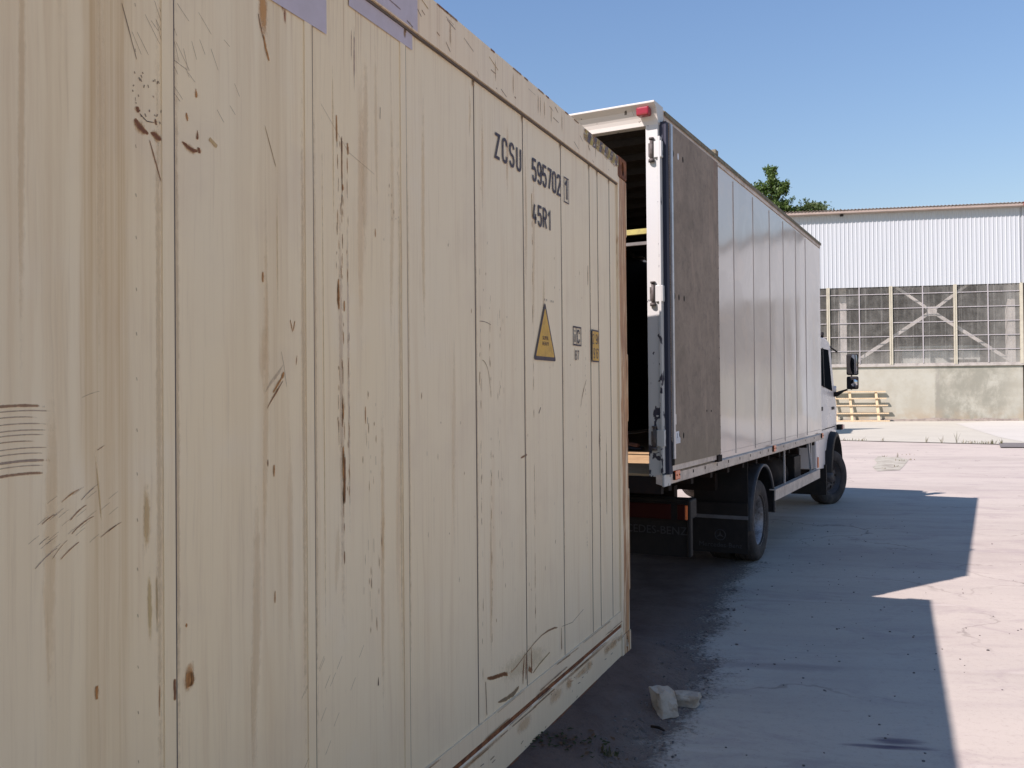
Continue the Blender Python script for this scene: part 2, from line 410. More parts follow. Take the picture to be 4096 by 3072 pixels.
def rock(mb, c, sx, sy, sz, seed, sub=1, rough=.3):
    bm = bmesh.new(); bmesh.ops.create_icosphere(bm, subdivisions=sub, radius=1)
    base = len(mb.v)
    for v in bm.verts:
        k = 1 + rough*noise.noise(v.co*1.3 + Vector((seed*3.1, seed, 0)))
        p = v.co*k; mb.v.append((c[0]+p.x*sx, c[1]+p.y*sy, c[2]+p.z*sz))
    for f in bm.faces: mb.F([base+v.index for v in f.verts])
    bm.free()
mb = MB(); rnd = random.Random(3)
for i in range(1500):
    y = rnd.uniform(1.5, 9.2); xe = edge_x(y); x = xe - abs(rnd.gauss(0, .5)) + .05
    s = rnd.choice((.003, .004, .005, .006, .009))*rnd.uniform(.7, 1.4)
    rock(mb, (x, y, dirt_z(x, y)*(1 if x < xe-.1 else 0)+.006), s, s*rnd.uniform(.7, 1.2), s*.6, i, 1 if s > .008 else 0)
for i in range(260):
    y = rnd.uniform(2.5, 12); x = edge_x(y) + abs(rnd.gauss(0, 1.3)); s = rnd.uniform(.003, .008) if rnd.random() < .97 else rnd.uniform(.008, .012)
    rock(mb, (x, y, s*.3), s, s, s*.6, i+.5, 1 if s > .008 else 0)
PEB = grubby("grit", (.16, .14, .13), (.05, .045, .045), .9, .6, 60)
tag(mb.build('pebbles', PEB), 'loose grit and pebbles scattered over dirt and concrete', 'pebbles', kind='stuff')

# far paved apron, recess and worn pit
def sheet(name, pts, z, mat, th=.0):
    m = MB(); m.v = [(x, y, z) for x, y in pts]; m.F(range(len(pts))); return tag(m.build(name, mat), kind='structure')
APR = grubby("pale_apron_concrete", (.47, .455, .385), (.41, .395, .33), .9, .3, .35)
SLAB2 = grubby("older_slab_concrete", (.43, .415, .33), (.38, .365, .29), .9, .4, .5)
sheet('far_slab', [(4, 35.2), (10.87, 29.62), (12.7, 28.1), (14.5, 26.8), (14.79, 27.2), (40, 21), (46, 44), (23, 48.2), (0, 52.5)], .012, SLAB2)
sheet('paved_apron', [(21.3, 43.2), (16.57, 30.6), (15.6, 27.15), (40, 20.8), (48, 43.8), (26.2, 47.6)], .018, APR)
GREYC = grubby("dim_channel_concrete", (.15, .14, .125), (.11, .10, .09), .9, .4, 1.2)  # grey concrete, darkened for the weaker light in the lower channel
sheet('drain_channel', [(14.79, 27.35), (13.66, 25.17), (14.3, 25.06), (21.5, 22.4), (23, 24.2), (15.4, 27.1)], .026, GREYC)
mb = MB(); prev = None
for i in range(80):
    t = i/79; x = 4 + 10.6*t; y = 35.3 - 5.75*((x-4)/6.87) if x < 10.87 else 29.55 - (x-10.87)*.775
    wd = .045 + .02*nz(x, y, 1.3); a = Vector((x, y)); n2 = Vector((.62, .78))
    cu = (mb.V((*(a - n2*wd), .016)), mb.V((*(a + n2*wd), .016)))
    if prev: mb.F((prev[0], cu[0], cu[1], prev[1]))
    prev = cu
tag(mb.build('slab_joint', G("dark_joint", .9, .1, color=(.07, .065, .06)).m), kind='structure')
def pit_mat():
    g = G("worn_sand_pit", .95, .1); c = g.coord(); n = g.noise(g.scl(c, (1, 1, 1)), 3, 6, .7)
    g.col(g.mix(g.step(n, .45, .6), (.38, .365, .29), (.27, .25, .20))); return g.m
mb = MB(); pp = [(9.1, 22.4), (9.3, 21.95), (9.55, 22.3), (9.3, 21.2), (8.9, 20.3), (8.4, 19.4), (8.0, 18.5), (7.45, 18.3), (7.7, 19.2), (8.2, 20.3), (8.6, 21.3)]
mb.v = [(x+.12*nz(x, y, 4), y, .006) for x, y in pp]; mb.F(range(len(pp)))
tag(mb.build('worn_pit', pit_mat()), kind='structure')

# weeds along the joint and in the pit
GRASS = G("dry_weed", .8, .2, color=(.10, .10, .05)).m; GRASS2 = G("straw_weed", .8, .2, color=(.20, .17, .11)).m
mb = MB(); rnd = random.Random(11)
def tuft(cx, cy, n, h, sp, z=.01):
    for _ in range(n):
        a = rnd.uniform(0, 2*pi); d = rnd.uniform(0, sp); x, y = cx+cos(a)*d, cy+sin(a)*d*.5
        hh = h*rnd.uniform(.25, .8); lx, ly = rnd.uniform(-.5, .5)*hh, rnd.uniform(-.5, .5)*hh
        wv = .005 + .007*rnd.random(); b = rnd.uniform(0, pi); dx, dy = cos(b)*wv, sin(b)*wv
        mb.cur = 0 if rnd.random() < .6 else 1
        p = [mb.V((x-dx, y-dy, z)), mb.V((x+dx, y+dy, z)), mb.V((x+lx*.5+dx*.8, y+ly*.5+dy*.8, z+hh*.6)), mb.V((x+lx*.5-dx*.8, y+ly*.5-dy*.8, z+hh*.6)), mb.V((x+lx, y+ly, z+hh))]
        mb.F((p[0], p[1], p[2], p[3])); mb.F((p[3], p[2], p[4]))
for x, y, n, h, sp in ((11.08, 29.6, 26, .16, .25), (11.4, 29.3, 18, .2, .15), (11.9, 28.9, 10, .22, .1), (12.95, 28.1, 6, .35, .06), (13.34, 27.85, 7, .42, .08), (13.64, 27.6, 8, .6, .05), (13.83, 27.5, 7, .25, .1), (13.95, 27.3, 24, .18, .2), (14.2, 27.1, 30, .2, .25), (14.3, 27.0, 20, .16, .2), (14.42, 26.95, 14, .26, .08), (14.6, 26.85, 18, .3, .08),
                       (9.17, 22.1, 10, .07, .15), (9.42, 22.0, 6, .2, .04), (9.95, 22.6, 8, .08, .2), (9.0, 20.8, 14, .1, .25), (9.3, 21.0, 8, .1, .15), (8.2, 19.2, 12, .1, .15), (7.76, 18.75, 8, .05, .15), (6, 33.6, 30, .2, .6), (8.5, 31.6, 30, .2, .6)):
    tuft(x, y, n//2+2, h*.8, sp, .014)
for k in range(16): tuft(.12+.02*k, 4.0+rnd.uniform(-.08, .08), 8, .05, .06, .05)
tag(mb.build('weeds', [GRASS, GRASS2]), 'thin weeds and dry grass growing in the slab joints', 'weeds', kind='stuff')
# dead leaves beside the container
mb = MB(); LEAFD = G("dead_leaf", .8, .2, color=(.10, .055, .03)).m; LEAFG = G("moss_green", .9, .1, color=(.035, .045, .02)).m
for k in range(180):
    x, y = rnd.gauss(.22, .13), rnd.gauss(3.98, .06)
    if k % 3 == 0: x, y = rnd.gauss(.05, .03), rnd.gauss(3.98, .05)
    s = rnd.uniform(.006, .018); a = rnd.uniform(0, 2*pi); z = dirt_z(x, y)+.02+rnd.uniform(0, .008); mb.cur = int(rnd.random() < .55)
    P = [(s, 0), (.2*s, .5*s), (-s, 0), (.2*s, -.5*s)]
    ids = [mb.V((x+p[0]*cos(a)-p[1]*sin(a), y+p[0]*sin(a)+p[1]*cos(a), z+rnd.uniform(-.004, .006))) for p in P]; mb.F(ids)
tag(mb.build('leaf_litter', [LEAFD, LEAFG]), 'dead leaves and moss on the dirt beside the container', 'leaf litter', kind='stuff')

# broken stones and a stick
STONE = grubby("broken_limestone", (.42, .36, .29), (.27, .22, .17), .9, .4, 12, bump=.4)
def chunk(name, label, c, dims, rz, seed, shear=(0, 0)):
    bm = bmesh.new(); bmesh.ops.create_cube(bm, size=1)
    bmesh.ops.subdivide_edges(bm, edges=bm.edges[:], cuts=5, use_grid_fill=True)
    for v in bm.verts:
        p = v.co.copy(); k = Vector((seed, seed*2, 0))
        d = Vector((noise.noise(p*2.1+k), noise.noise(p*2.1+k+Vector((9, 0, 0))), noise.noise(p*2.1+k+Vector((0, 9, 0)))))
        p += d*.16 + Vector((noise.noise(p*9+k), noise.noise(p*9+k*2), noise.noise(p*9-k)))*.03
        t = p.z+.5; p.x += shear[0]*t; p.y += shear[1]*t; p.x *= 1-.2*t*(seed % 2)
        v.co = Vector((p.x*dims[0], p.y*dims[1], max(0, (p.z+.5))*dims[2]))
    me = bpy.data.meshes.new(name); bm.to_mesh(me); bm.free(); me.materials.append(STONE)
    o = bpy.data.objects.new(name, me); COL.objects.link(o); o.location = c; o.rotation_euler = (0, 0, rz)
    b = o.modifiers.new('bevel', 'BEVEL'); b.width = .003; b.angle_limit = radians(35)
    return tag(o, label, 'stone', 'broken stones beside the container')
chunk('stone', 'larger pale broken stone block on the dirt edge', (.775, 4.60, .005), (.115, .10, .125), .35, 1.3, (-.15, .3))
chunk('stone', 'smaller flat pale stone lying right of the bigger block', (.905, 4.74, .004), (.125, .08, .065), -.35, 4.2)
mb = MB(); mb.tube([(.665, 4.405, .02), (.70, 4.375, .024), (.72, 4.352, .018)], [.006, .0075, .005], 7)
tag(mb.build('stick', G("dark_bark", .9, .1, color=(.03, .022, .018)).m), 'short dark stick lying on the dirt in front of the stones', 'stick')

# ================================================================ THE CONTAINER
CZ = .1294
cont = empty('shipping_container', (CO.x, CO.y, CZ), math.atan2(cdv.y, cdv.x), 'long cream reefer shipping container with rust streaks and black lettering', 'shipping container')
SEAMS = [.309, .529, .67, 1.111, 1.595, 2.087, 2.612, 3.132, 3.654, 4.176, 4.70, 5.22, 5.74, 6.26, 6.78, 7.3, 7.82, 8.34, 8.86, 9.38, 9.9, 10.42, 10.94, 11.46, 11.9]
ZT, ZB = 2.738, .257
mb = MB(); PY = -.012
mb.cur = 0; mb.box(.14, 12.05, -.10, PY, ZB-.01, ZT+.01)
for s in SEAMS:
    wide = .034
    mb.cur = 0
    if s > 2.5: mb.box(s, s+wide, PY-.003, PY+.0032, ZB+.001, ZT-.001)
    mb.cur = 1; mb.box(s-.0055, s-.0002, PY-.003, PY+.0014, ZB+.001, ZT-.001)
# --- marks: colours
RB = (.20, .085, .045); RO = (.44, .20, .065); OC = (.60, .42, .20); GK = (.09, .075, .07); GS = (.25, .21, .19)
yh = PY + .0038; ym = PY + .0007
def mk(pts, w_, rgb, a=1., soft=False, y=None):
    if not soft and y is None and rgb in (RB, RO):
        ws = w_ if isinstance(w_, (list, tuple)) else [w_]*len(pts)
        mk(pts, [q*2.0+.004 for q in ws], (.52, .30, .13), .5*a, True)
    mb.cur = 3 if soft else 2
    mb.ribbon(pts, w_, (*rgb, a), ym + (.0002 if soft else .0005) if y is None else y)
def bez(p0, p1, p2, n=10):
    return [((1-t)**2*p0[0]+2*t*(1-t)*p1[0]+t*t*p2[0], (1-t)**2*p0[1]+2*t*(1-t)*p1[1]+t*t*p2[1]) for t in [k/n for k in range(n+1)]]
rnd = random.Random(5)
# scraped chips at the near seam
mk(bez((3.766, 2.115), (3.745, 2.09), (3.722, 2.092)), [.004, .014, .02, .022, .022, .020, .02, .016, .014, .01, .004], RB)
mk([(3.722, 2.094), (3.705, 2.092), (3.686, 2.088)], [.006, .02, .01], RB)
mk([(3.757, 2.142), (3.753, 2.128)], [.012, .01], RB); mk([(3.753, 2.13), (3.73, 2.117), (3.706, 2.12)], .003, GK)
mk([(3.706, 2.13), (3.703, 2.115)], .008, RB, .8)
mk([(3.628, 2.10), (3.610, 2.092), (3.590, 2.088), (3.572, 2.092)], [.006, .014, .014, .008], RB); mk([(3.573, 2.10), (3.571, 2.085)], .012, RB)
mk([(3.577, 2.14), (3.578, 2.115)], [.003, .009], RB); mk([(3.582, 2.235), (3.580, 2.212)], [.003, .009], RO)
mk([(3.612, 2.17), (3.608, 2.15)], .006, RO); mk([(3.54, 2.13), (3.51, 2.115)], .016, OC, .8)
mk([(3.800, 2.355), (3.755, 2.235)], .003, GK, .8); mk([(3.725, 2.085), (3.688, 1.99)], .0035, RB, .9)
for k in range(26): 
    s0, z0 = rnd.uniform(3.68, 3.77), rnd.uniform(2.12, 2.22); mk([(s0, z0), (s0+rnd.uniform(-.004, .004), z0-rnd.uniform(.003, .008))], .004, GK, .7)
for k in range(22):
    z0 = 2.36 - k*.10 + rnd.uniform(-.006, .006); mk([(3.762, z0), (3.760, z0-.008)], .003, GK, .5)
for k in range(30):    # cross-hatched light scratches, upper near corner
    s0, z0 = rnd.uniform(3.45, 3.78), rnd.uniform(2.2, 2.42); mk([(s0, z0), (s0-rnd.uniform(.01, .05), z0-rnd.uniform(.01, .06))], .002, GS, .55)
# combed scuff at the left edge
for k in range(12):
    z0 = 1.512 - k*.0115 + rnd.uniform(-.002, .002); L = 3.965 + rnd.uniform(-.01, .03)
    mk(bez((4.25, z0-.03), (4.07, z0+.008), (L, z0-.006)), .0075 if k in (0, 9, 11) else .0035, (.30, .17, .10) if k in (0, 6, 11) else (.34, .26, .20), .7 if k in (0, 9, 11) else .5)
# fan of curved gouges
def gouge(a, b, bow, w_, c, al=1.): mk(bez(a, ((a[0]+b[0])/2+bow*.4, (a[1]+b[1])/2+bow), b), [w_*.15]+[w_*.6]*4+[w_*.75]*2+[w_*.5]*3+[w_*.15], (.30, .15, .075) if c == RB else c, al*.85)
gouge((3.952, 1.318), (3.905, 1.343), .004, .003, RO); gouge((3.995, 1.282), (3.962, 1.300), .003, .004, RB)
gouge((3.932, 1.280), (3.888, 1.310), .006, .005, RB); gouge((3.930, 1.252), (3.868, 1.285), .010, .005, RB)
gouge((3.972, 1.212), (3.932, 1.248), .006, .003, RB, .8); gouge((3.955, 1.208), (3.905, 1.240), .004, .005, RB)
gouge((3.86, 1.237), (3.800, 1.264), .004, .004, RB); gouge((3.84, 1.248), (3.815, 1.259), 0, .007, RB)
gouge((4.01, 1.20), (3.955, 1.236), .006, .005, GS, .8); gouge((4.00, 1.245), (3.975, 1.26), .002, .003, GK, .7)
gouge((3.905, 1.318), (3.87, 1.342), .003, .004, GS, .8)
for k in range(26):
    s0, z0 = rnd.uniform(3.82, 4.01), rnd.uniform(1.22, 1.35); gouge((s0+.015, z0-.008), (s0-.012, z0+.007), .001, .0025, GS, .5)
gouge((3.865, 1.415), (3.845, 1.425), 0, .003, RB); gouge((3.905, 1.52), (3.855, 1.535), .003, .002, GS, .6)
# rust knob, dash, seam rust
mk([(3.612, .90), (3.609, .862)], .034, RO, .95); mk([(3.602, .895), (3.60, .875), (3.608, .864)], .012, RB, .9); mk([(3.611, .93), (3.61, .84)], .05, (.56, .30, .12), .7, True)
mk([(3.868, .945), (3.868, .915)], .009, RO); mk([(3.659, .90), (3.659, .845)], .012, RB, .9, y=yh); mk([(3.70, .90), (3.702, .82)], .002, RO)
mk([(3.62, 1.01), (3.619, 1.0)], .005, RO)
# yellow-brown run right of dotted line
mk([(3.735, 1.36), (3.735, 1.17)], .03, OC, .6, True); mk([(3.73, 1.18), (3.725, .96)], .02, (.58, .43, .20), .6, True)
mk([(3.708, 1.18), (3.706, .98)], .012, (.52, .37, .17), .6, True)
mk([(3.872, 1.43), (3.86, 1.33), (3.852, 1.24)], .006, OC, .8, True)
# big V gouge, second panel
mk([(3.266, 1.575), (3.283, 1.556), (3.31, 1.528)], .007, RO, .9); mk([(3.263, 1.565), (3.30, 1.525), (3.337, 1.484)], [.003, .005, .002], RB)
mk([(3.262, 1.585), (3.272, 1.566)], .010, RO); mk([(3.285, 1.545), (3.306, 1.52)], .008, OC, .8, True)
mk([(3.234, 1.725), (3.223, 1.690)], .003, RO); mk([(3.213, 1.724), (3.222, 1.693)], .003, RO)
mk([(3.205, 1.632), (3.21, 1.602)], .003, RO, .7)
mk([(3.275, 1.645), (3.262, 1.60), (3.25, 1.54)], .002, GS, .7)
for k in range(10): mk([(3.265+.006*k, 1.605-.005*k), (3.285+.006*k, 1.575-.005*k)], .002, GS, .45)
mk([(3.338, 2.223), (3.287, 2.111)], .003, (.28, .16, .07), .9); mk([(3.287, 2.11), (3.285, 1.7)], .008, OC, .35, True)
mk([(3.359, 2.497), (3.336, 2.43)], .004, RB, .8); mk([(3.338, 2.45), (3.33, 2.42), (3.315, 2.385)], .010, RO, .9)
mk([(3.345, 2.70), (3.335, 2.40)], .055, (.56, .29, .11), .8, True); mk([(3.25, 2.56), (3.247, 2.50)], .014, (.38, .17, .09), .85, True)
mk([(3.27, 2.6), (3.255, 2.53)], .02, (.40, .2, .1), .7, True)
mk([(3.345, 1.84), (3.346, 1.81)], .006, RO)
mk([(3.305, 1.345), (3.306, 1.31)], .006, RO); mk([(3.33, 1.36), (3.33, 1.34)], .004, RB, .8); mk([(3.304, 1.02), (3.305, .985)], .005, RO, .8)
# dashed rust lines, third panel
def dashes(s0, za, zb, n, w_, cols, jit=.004, lo=.01, hi=.06):
    for k in range(n):
        z0 = rnd.uniform(zb, za); ss = s0 + rnd.gauss(0, jit); l = rnd.uniform(lo, hi)
        mk([(ss, z0), (ss+rnd.uniform(-.001, .001), z0-l)], rnd.uniform(.35, .8)*w_, rnd.choice(cols), rnd.uniform(.3, .95))
dashes(3.011, 2.34, 1.40, 26, .0045, (RO, RO, RB)); dashes(2.986, 2.30, 1.15, 44, .0045, (RO, RO, RB)); dashes(2.958, 2.27, 1.25, 28, .0035, (RO, RO, GS))
mk([(3.012, 2.34), (3.010, 2.25)], .008, RO); mk([(2.986, 2.29), (2.985, 2.10)], .005, RB); mk([(2.955, 2.268), (2.954, 2.23)], .007, RO)
mk([(3.007, 1.865), (3.006, 1.765)], .009, RO); mk([(2.978, 1.80), (2.978, 1.765)], .008, RO); mk([(2.982, 2.14), (2.981, 2.12)], .009, RO)
mk([(2.987, 1.5), (2.987, 1.45)], .007, RO); mk([(2.988, 1.38), (2.988, 1.27)], .012, RO, .9); mk([(2.98, 1.35), (2.982, 1.2)], .010, RB, .9)
mk([(2.985, 1.28), (2.985, 1.21)], .010, RO); mk([(2.985, 1.07), (2.985, 1.03)], .005, RB)
mk([(3.00, 2.4), (2.99, .6)], .035, (.56, .43, .32), .35, True); mk([(2.96, 2.3), (2.955, .9)], .02, (.52, .40, .33), .35, True)
mk([(3.085, 2.6), (3.08, .5)], .006, OC, .6, True); mk([(3.03, 2.6), (3.028, 1.9)], .008, OC, .5, True)
mk([(2.915, 2.66), (2.917, 2.40)], .012, (.36, .25, .2), .7, True); mk([(2.93, 2.64), (2.932, 2.5)], .006, (.33, .2, .15), .7, True)
dashes(2.85, 1.55, 1.25, 16, .004, (RB, RO, GS), .02, .01, .04); mk([(2.868, 1.49), (2.868, 1.43)], .004, RO); dashes(2.84, 1.1, .8, 18, .003, (GK, RB), .03)
mk([(2.77, 2.43), (2.772, 2.385)], .004, GK, .8)
dashes(2.69, 2.4, 1.9, 12, .003, (RB, GK), .03, .005, .02); mk([(2.805, 2.04), (2.804, 2.01)], .005, RO)
mk([(2.805, .652), (2.806, .622)], [.003, .009], GK, 1.)
for k in range(14):
    s0, z0 = rnd.uniform(2.9, 3.2), rnd.uniform(.45, .8); mk([(s0, z0), (s0-.03, z0+.035)], .0022, GS, .5)
mk([(3.11, 2.36), (2.95, 2.24), (2.78, 2.20)], .0025, GS, .45)
# later panels: chips and arcs
for (pn, za, zb, n) in ((2.35, 2.3, .5, 14), (1.9, 2.4, .6, 20), (1.42, 2.2, .6, 20), (.95, 2.2, .6, 14)):
    dashes(pn, za, zb, n, .0045, (RB, RO, RO, GS), .14, .006, .03)
dashes(1.488, 2.42, .5, 30, .005, (RO, RB), .002, .02, .08); mk([(1.489, 2.42), (1.487, 2.30)], .01, OC, .9); dashes(2.04, 1.9, .4, 26, .004, (RB, GS), .004)
dashes(1.95, 1.95, .5, 26, .004, (RB, RO), .004); dashes(1.86, 1.95, .6, 20, .003, (RB, GK), .01)
mk(bez((2.034, 1.655), (1.962, 1.65), (1.952, 1.534)), .004, (.22, .12, .07), .9); mk(bez((2.055, 1.803), (2.0, 1.81), (1.936, 1.795)), .004, GS, .8)
mk(bez((.735, 1.599), (.81, 1.53), (.846, 1.436)), [.005]*4+[.010]*3+[.004]*4, (.25, .15, .09), .9)
mk([(1.646, 1.245), (1.61, 1.25), (1.567, 1.256)], .009, RB, .9); mk([(1.40, 1.46), (1.43, 1.43)], .014, GS, .6)
mk([(.70, 2.2), (.705, 2.08)], .008, RB, .7); dashes(.755, 1.9, .7, 34, .006, (GS, GK), .004, .008, .02)
mk([(.52, 1.35), (.53, 1.2)], .05, (.36, .25, .14), .6, True); mk([(.40, 1.4), (.41, .7)], .02, (.30, .2, .1), .7, True)
for s_, z0 in ((.52, 1.2), (.52, 1.25), (.525, .9)): mk([(s_, z0+.03), (s_, z0)], .012, RB, .9)
# bumper-rub wave low down
mk([(2.02, .413), (1.96, .398), (1.90, .389), (1.84, .380), (1.79, .362)], [.014, .022, .024, .024, .018], (.16, .07, .03), 1.)
mk([(1.80, .365), (1.72, .372), (1.66, .385), (1.60, .40), (1.52, .417), (1.42, .430), (1.33, .431), (1.25, .424), (1.17, .408)], [.016, .008, .006, .007, .006, .007, .012, .012, .008], (.24, .14, .08), .9)
mk([(2.02, .41), (2.01, .26)], .008, (.14, .10, .08), .8); mk([(1.92, .285), (1.82, .272), (1.75, .27), (1.67, .285)], [.01, .026, .03, .018], (.24, .18, .11), .85)
mk([(1.622, .41), (1.635, .34), (1.642, .27)], [.006, .014, .008], RB, .9); mk([(1.60, .40), (1.608, .28)], .012, RB, .9); mk([(1.545, .42), (1.54, .30)], [.006, .014], RB, .9)
mk([(1.58, .33), (1.53, .30)], .03, (.3, .13, .06), .8); mk([(1.54, .29), (1.45, .31), (1.3, .33)], .010, (.25, .2, .09), .7)
mk([(1.158, .41), (1.155, .29)], [.006, .014], (.22, .13, .07), .9); mk([(1.17, .408), (1.0, .39), (.8, .42)], .004, GS, .6)
mk([(2.0, .40), (1.25, .33)], .16, (.60, .50, .33), .3, True)
# painted tan shading and grime along each seam and drips under the top edge
for s in SEAMS[:9]:
    mk([(s-.010, ZT-.02), (s-.010, 1.6), (s-.010, ZB+.02)], .022, (.56, .42, .27), .38, True)
    if s > 2.5: mk([(s+.045, ZT-.02), (s+.045, 1.6), (s+.045, ZB+.02)], .026, (.60, .46, .29), .35, True)
for k in range(26):
    s0 = rnd.uniform(1.0, 4.2) if k % 3 else rnd.uniform(2.6, 4.2); L = rnd.uniform(.25, 1.5); z0 = rnd.choice((ZT-.01, ZT-.01, rnd.uniform(1.2, 2.5)))
    mk([(s0, z0), (s0+rnd.uniform(-.01, .01), z0-L*.5), (s0+rnd.uniform(-.01, .01), max(ZB+.02, z0-L))], [rnd.uniform(.015, .03), rnd.uniform(.025, .06), .012], rnd.choice(((.66, .44, .21), (.62, .38, .17), (.64, .46, .27), (.58, .34, .16))), rnd.uniform(.10, .26), True, y=ym+.00005+.000003*k)
# blobs of sealant where seams meet the top rail, and soft rust
for s in SEAMS[:9]:
    mk([(s+.006, ZT-.001), (s+.004, ZT-.045)], .03, (.36, .22, .11), .75, True, y=yh); mk([(s+.004, ZT-.004), (s+.002, ZT-.02)], .022, (.16, .11, .07), .9, y=yh+.0003)
for a in (.3, .9, 1.5, 2.2, 2.9): mk([(a+.55, ZT-.006), (a, ZT-.006)], .018, (.33, .24, .13), .6, True, y=yh+.0001)
# grey repainted zones
panel = mb.build('wall_panel', [PAINT, SEAL, MK_H, MK_S], cont)
mb = MB()
for a, b, z0, z1 in ((3.062, 5.8, 2.549, ZT-.002), (2.566, 2.947, 2.677, ZT-.002)):
    e = [(b, z0), (a, z0)] ; mb.v += [(b, yh-.0002, z0), (a, yh-.0002, z0), (a, yh-.0002, z1), (b, yh-.0002, z1)]; i = len(mb.v)-4; mb.F((i, i+1, i+2, i+3))
a, b, z0, z1 = 2.552, 2.947, ZT+.004, 2.852
mb.v += [(b, .0045, z0), (a, .0045, z0), (a, .0045, z1), (b, .0045, z1)]; i = len(mb.v)-4; mb.F((i, i+1, i+2, i+3))
a, b = 3.062, 5.8
mb.v += [(b, .0045, z0), (a, .0045, z0), (a, .0045, 2.88), (b, .0045, 2.88)]; i = len(mb.v)-4; mb.F((i, i+1, i+2, i+3))
mb.build('overpaint_patch', GREYP, cont)
# rails
mb = MB(); mb.box(.165, 12.03, -.12, .004, ZT, 2.896)
mb.cur = 1; mb.box(.168, 12.02, -.10, -.003, ZT-.008, ZT-.0005)
mb.cur = 2
for k in range(60):
    s0 = rnd.uniform(.2, 4.2); z0 = rnd.uniform(2.75, 2.88); mb.ribbon([(s0, z0), (s0-rnd.uniform(.01, .1), z0-rnd.uniform(0, .03))], rnd.uniform(.003, .008), (*rnd.choice((RB, GS, GS, OC)), rnd.uniform(.4, .9)), .0052)
for k in range(26):
    s0 = rnd.uniform(.2, 4.2); mb.ribbon([(s0, 2.893), (s0-rnd.uniform(.03, .12), 2.893)], .012, (*rnd.choice((RB, (.25, .18, .12))), .9), .0052)
mb.cur = 3
for k in range(16):
    s0 = rnd.uniform(.2, 4.2); mb.ribbon([(s0, 2.89), (s0, 2.76)], .02, (.42, .27, .14, .5), .0050)
mb.build('top_rail', [PAINT_W, SEAL, MK_H, MK_S], cont, 0)
mb = MB(); prof = [(-.10, .0), (-.006, .0), (-.002, .003), (-.002, .160), (-.014, .170), (-.014, .178), (-.004, .186), (-.004, .257), (-.10, .257)]
mb.prism([(p[0], p[1]) for p in prof], 'x', .165, 12.03)
mb.cur = 1; mb.box(.17, 12.0, -.09, -.0065, .163, .181); mb.box(.17, 12.02, -.10, .003, -.014, .0005)
mb.cur = 2
for k in range(70):
    s0 = rnd.uniform(.2, 4.2); z0 = rnd.choice((.19, .2, .15, .165, .255)); mb.ribbon([(s0, z0), (s0-rnd.uniform(.08, .35), z0+rnd.uniform(-.006, .006))], rnd.uniform(.004, .009), (.24, .13, .06, rnd.uniform(.4, .8)), .0008)
for k in range(40):
    s0 = rnd.uniform(.2, 4.2); z0 = rnd.uniform(.01, .15); mb.ribbon([(s0, z0), (s0-rnd.uniform(.01, .05), z0+rnd.uniform(-.01, .01))], .006, (*rnd.choice((RB, GS)), .7), .0008)
mb.cur = 3
for k in range(24):
    s0 = rnd.uniform(.2, 4.2); mb.ribbon([(s0, .12), (s0-rnd.uniform(.1, .3), .11)], rnd.uniform(.05, .10), (.62, .42, .24, .4), .0004)
for k in range(3): mb.ribbon([(.2+1.4*k, .15), (1.5+1.4*k, .15)], .03, (.34, .20, .10, .5), .0006)
o = mb.build('bottom_rail', [PAINT_W, RUST, MK_H, MK_S], cont); fix_normals(o)
# corner posts and castings
def casting(z0, s0=0., yo=0.006, d=.178, h=.118):
    m = MB(); a, b = s0, s0+d
    # block with an oval hole in the outer face: ring of quads round an ellipse
    cx, cz, rx, rz = (a+b)/2 - .01, z0+h/2, .024, .040
    N = 24; out = []; inn = []; dp = []
    for k in range(N):
        t = 2*pi*k/N; ux, uz = cos(t), sin(t); q = min((d/2)/max(abs(ux), 1e-6), (h/2)/max(abs(uz), 1e-6))
        out.append(m.V(((a+b)/2+ux*q, yo, z0+h/2+uz*q))); inn.append(m.V((cx+ux*rx, yo, cz+uz*rz))); dp.append(m.V((cx+ux*rx, yo-.04, cz+uz*rz)))
    for k in range(N):
        j = (k+1) % N; m.F((out[k], out[j], inn[j], inn[k])); m.F((inn[k], inn[j], dp[j], dp[k]))
    m.cur = 1; m.F(dp); m.cur = 0
    m.box(a, b, -.162, yo-.041, z0, z0+h)
    for (x0, x1) in ((a, a+.001), (b-.001, b)): m.box(x0, x1, yo-.041, yo-.0002, z0, z0+h)
    m.box(a, b, yo-.041, yo-.0002, z0, z0+.001); m.box(a, b, yo-.041, yo-.0002, z0+h-.001, z0+h)
    return m
CAST_B = paint_nodes("lower_casting_paint", True, (.55, .47, .36))
for s0, yy in ((0, 0), (12.192-.178, 0)):
    casting(2.782, s0).build('corner_casting', [RUST, DARK], cont); casting(-.004, s0).build('corner_casting', [CAST_B, DARK], cont)
for s0 in (0., 12.192-.178):
    for z0 in (-.004, 2.782):
        MB().box(s0, s0+.178, -2.444, -2.28, z0, z0+.118).build('corner_casting', RUST, cont, .004)
mb = MB(); mb.box(.006, .166, -.13, .001, .115, 2.781)
mb.box(-.004, .006, -.10, -.004, .5, 2.45); mb.box(-.006, .02, -.08, .0028, 2.45, 2.775); mb.box(-.006, .02, -.08, .0028, 1.35, 1.75); mb.box(-.006, .02, -.08, .0028, .35, .95)
mb.build('corner_post', PAINT_R, cont, .003)
MB().box(12.03, 12.18, -.13, .001, .115, 2.781).build('corner_post', PAINT_R, cont)
mb = MB(); mb.box(.02, 12.17, -2.43, -.135, .05, 2.88); mb.build('body', PAINT, cont)
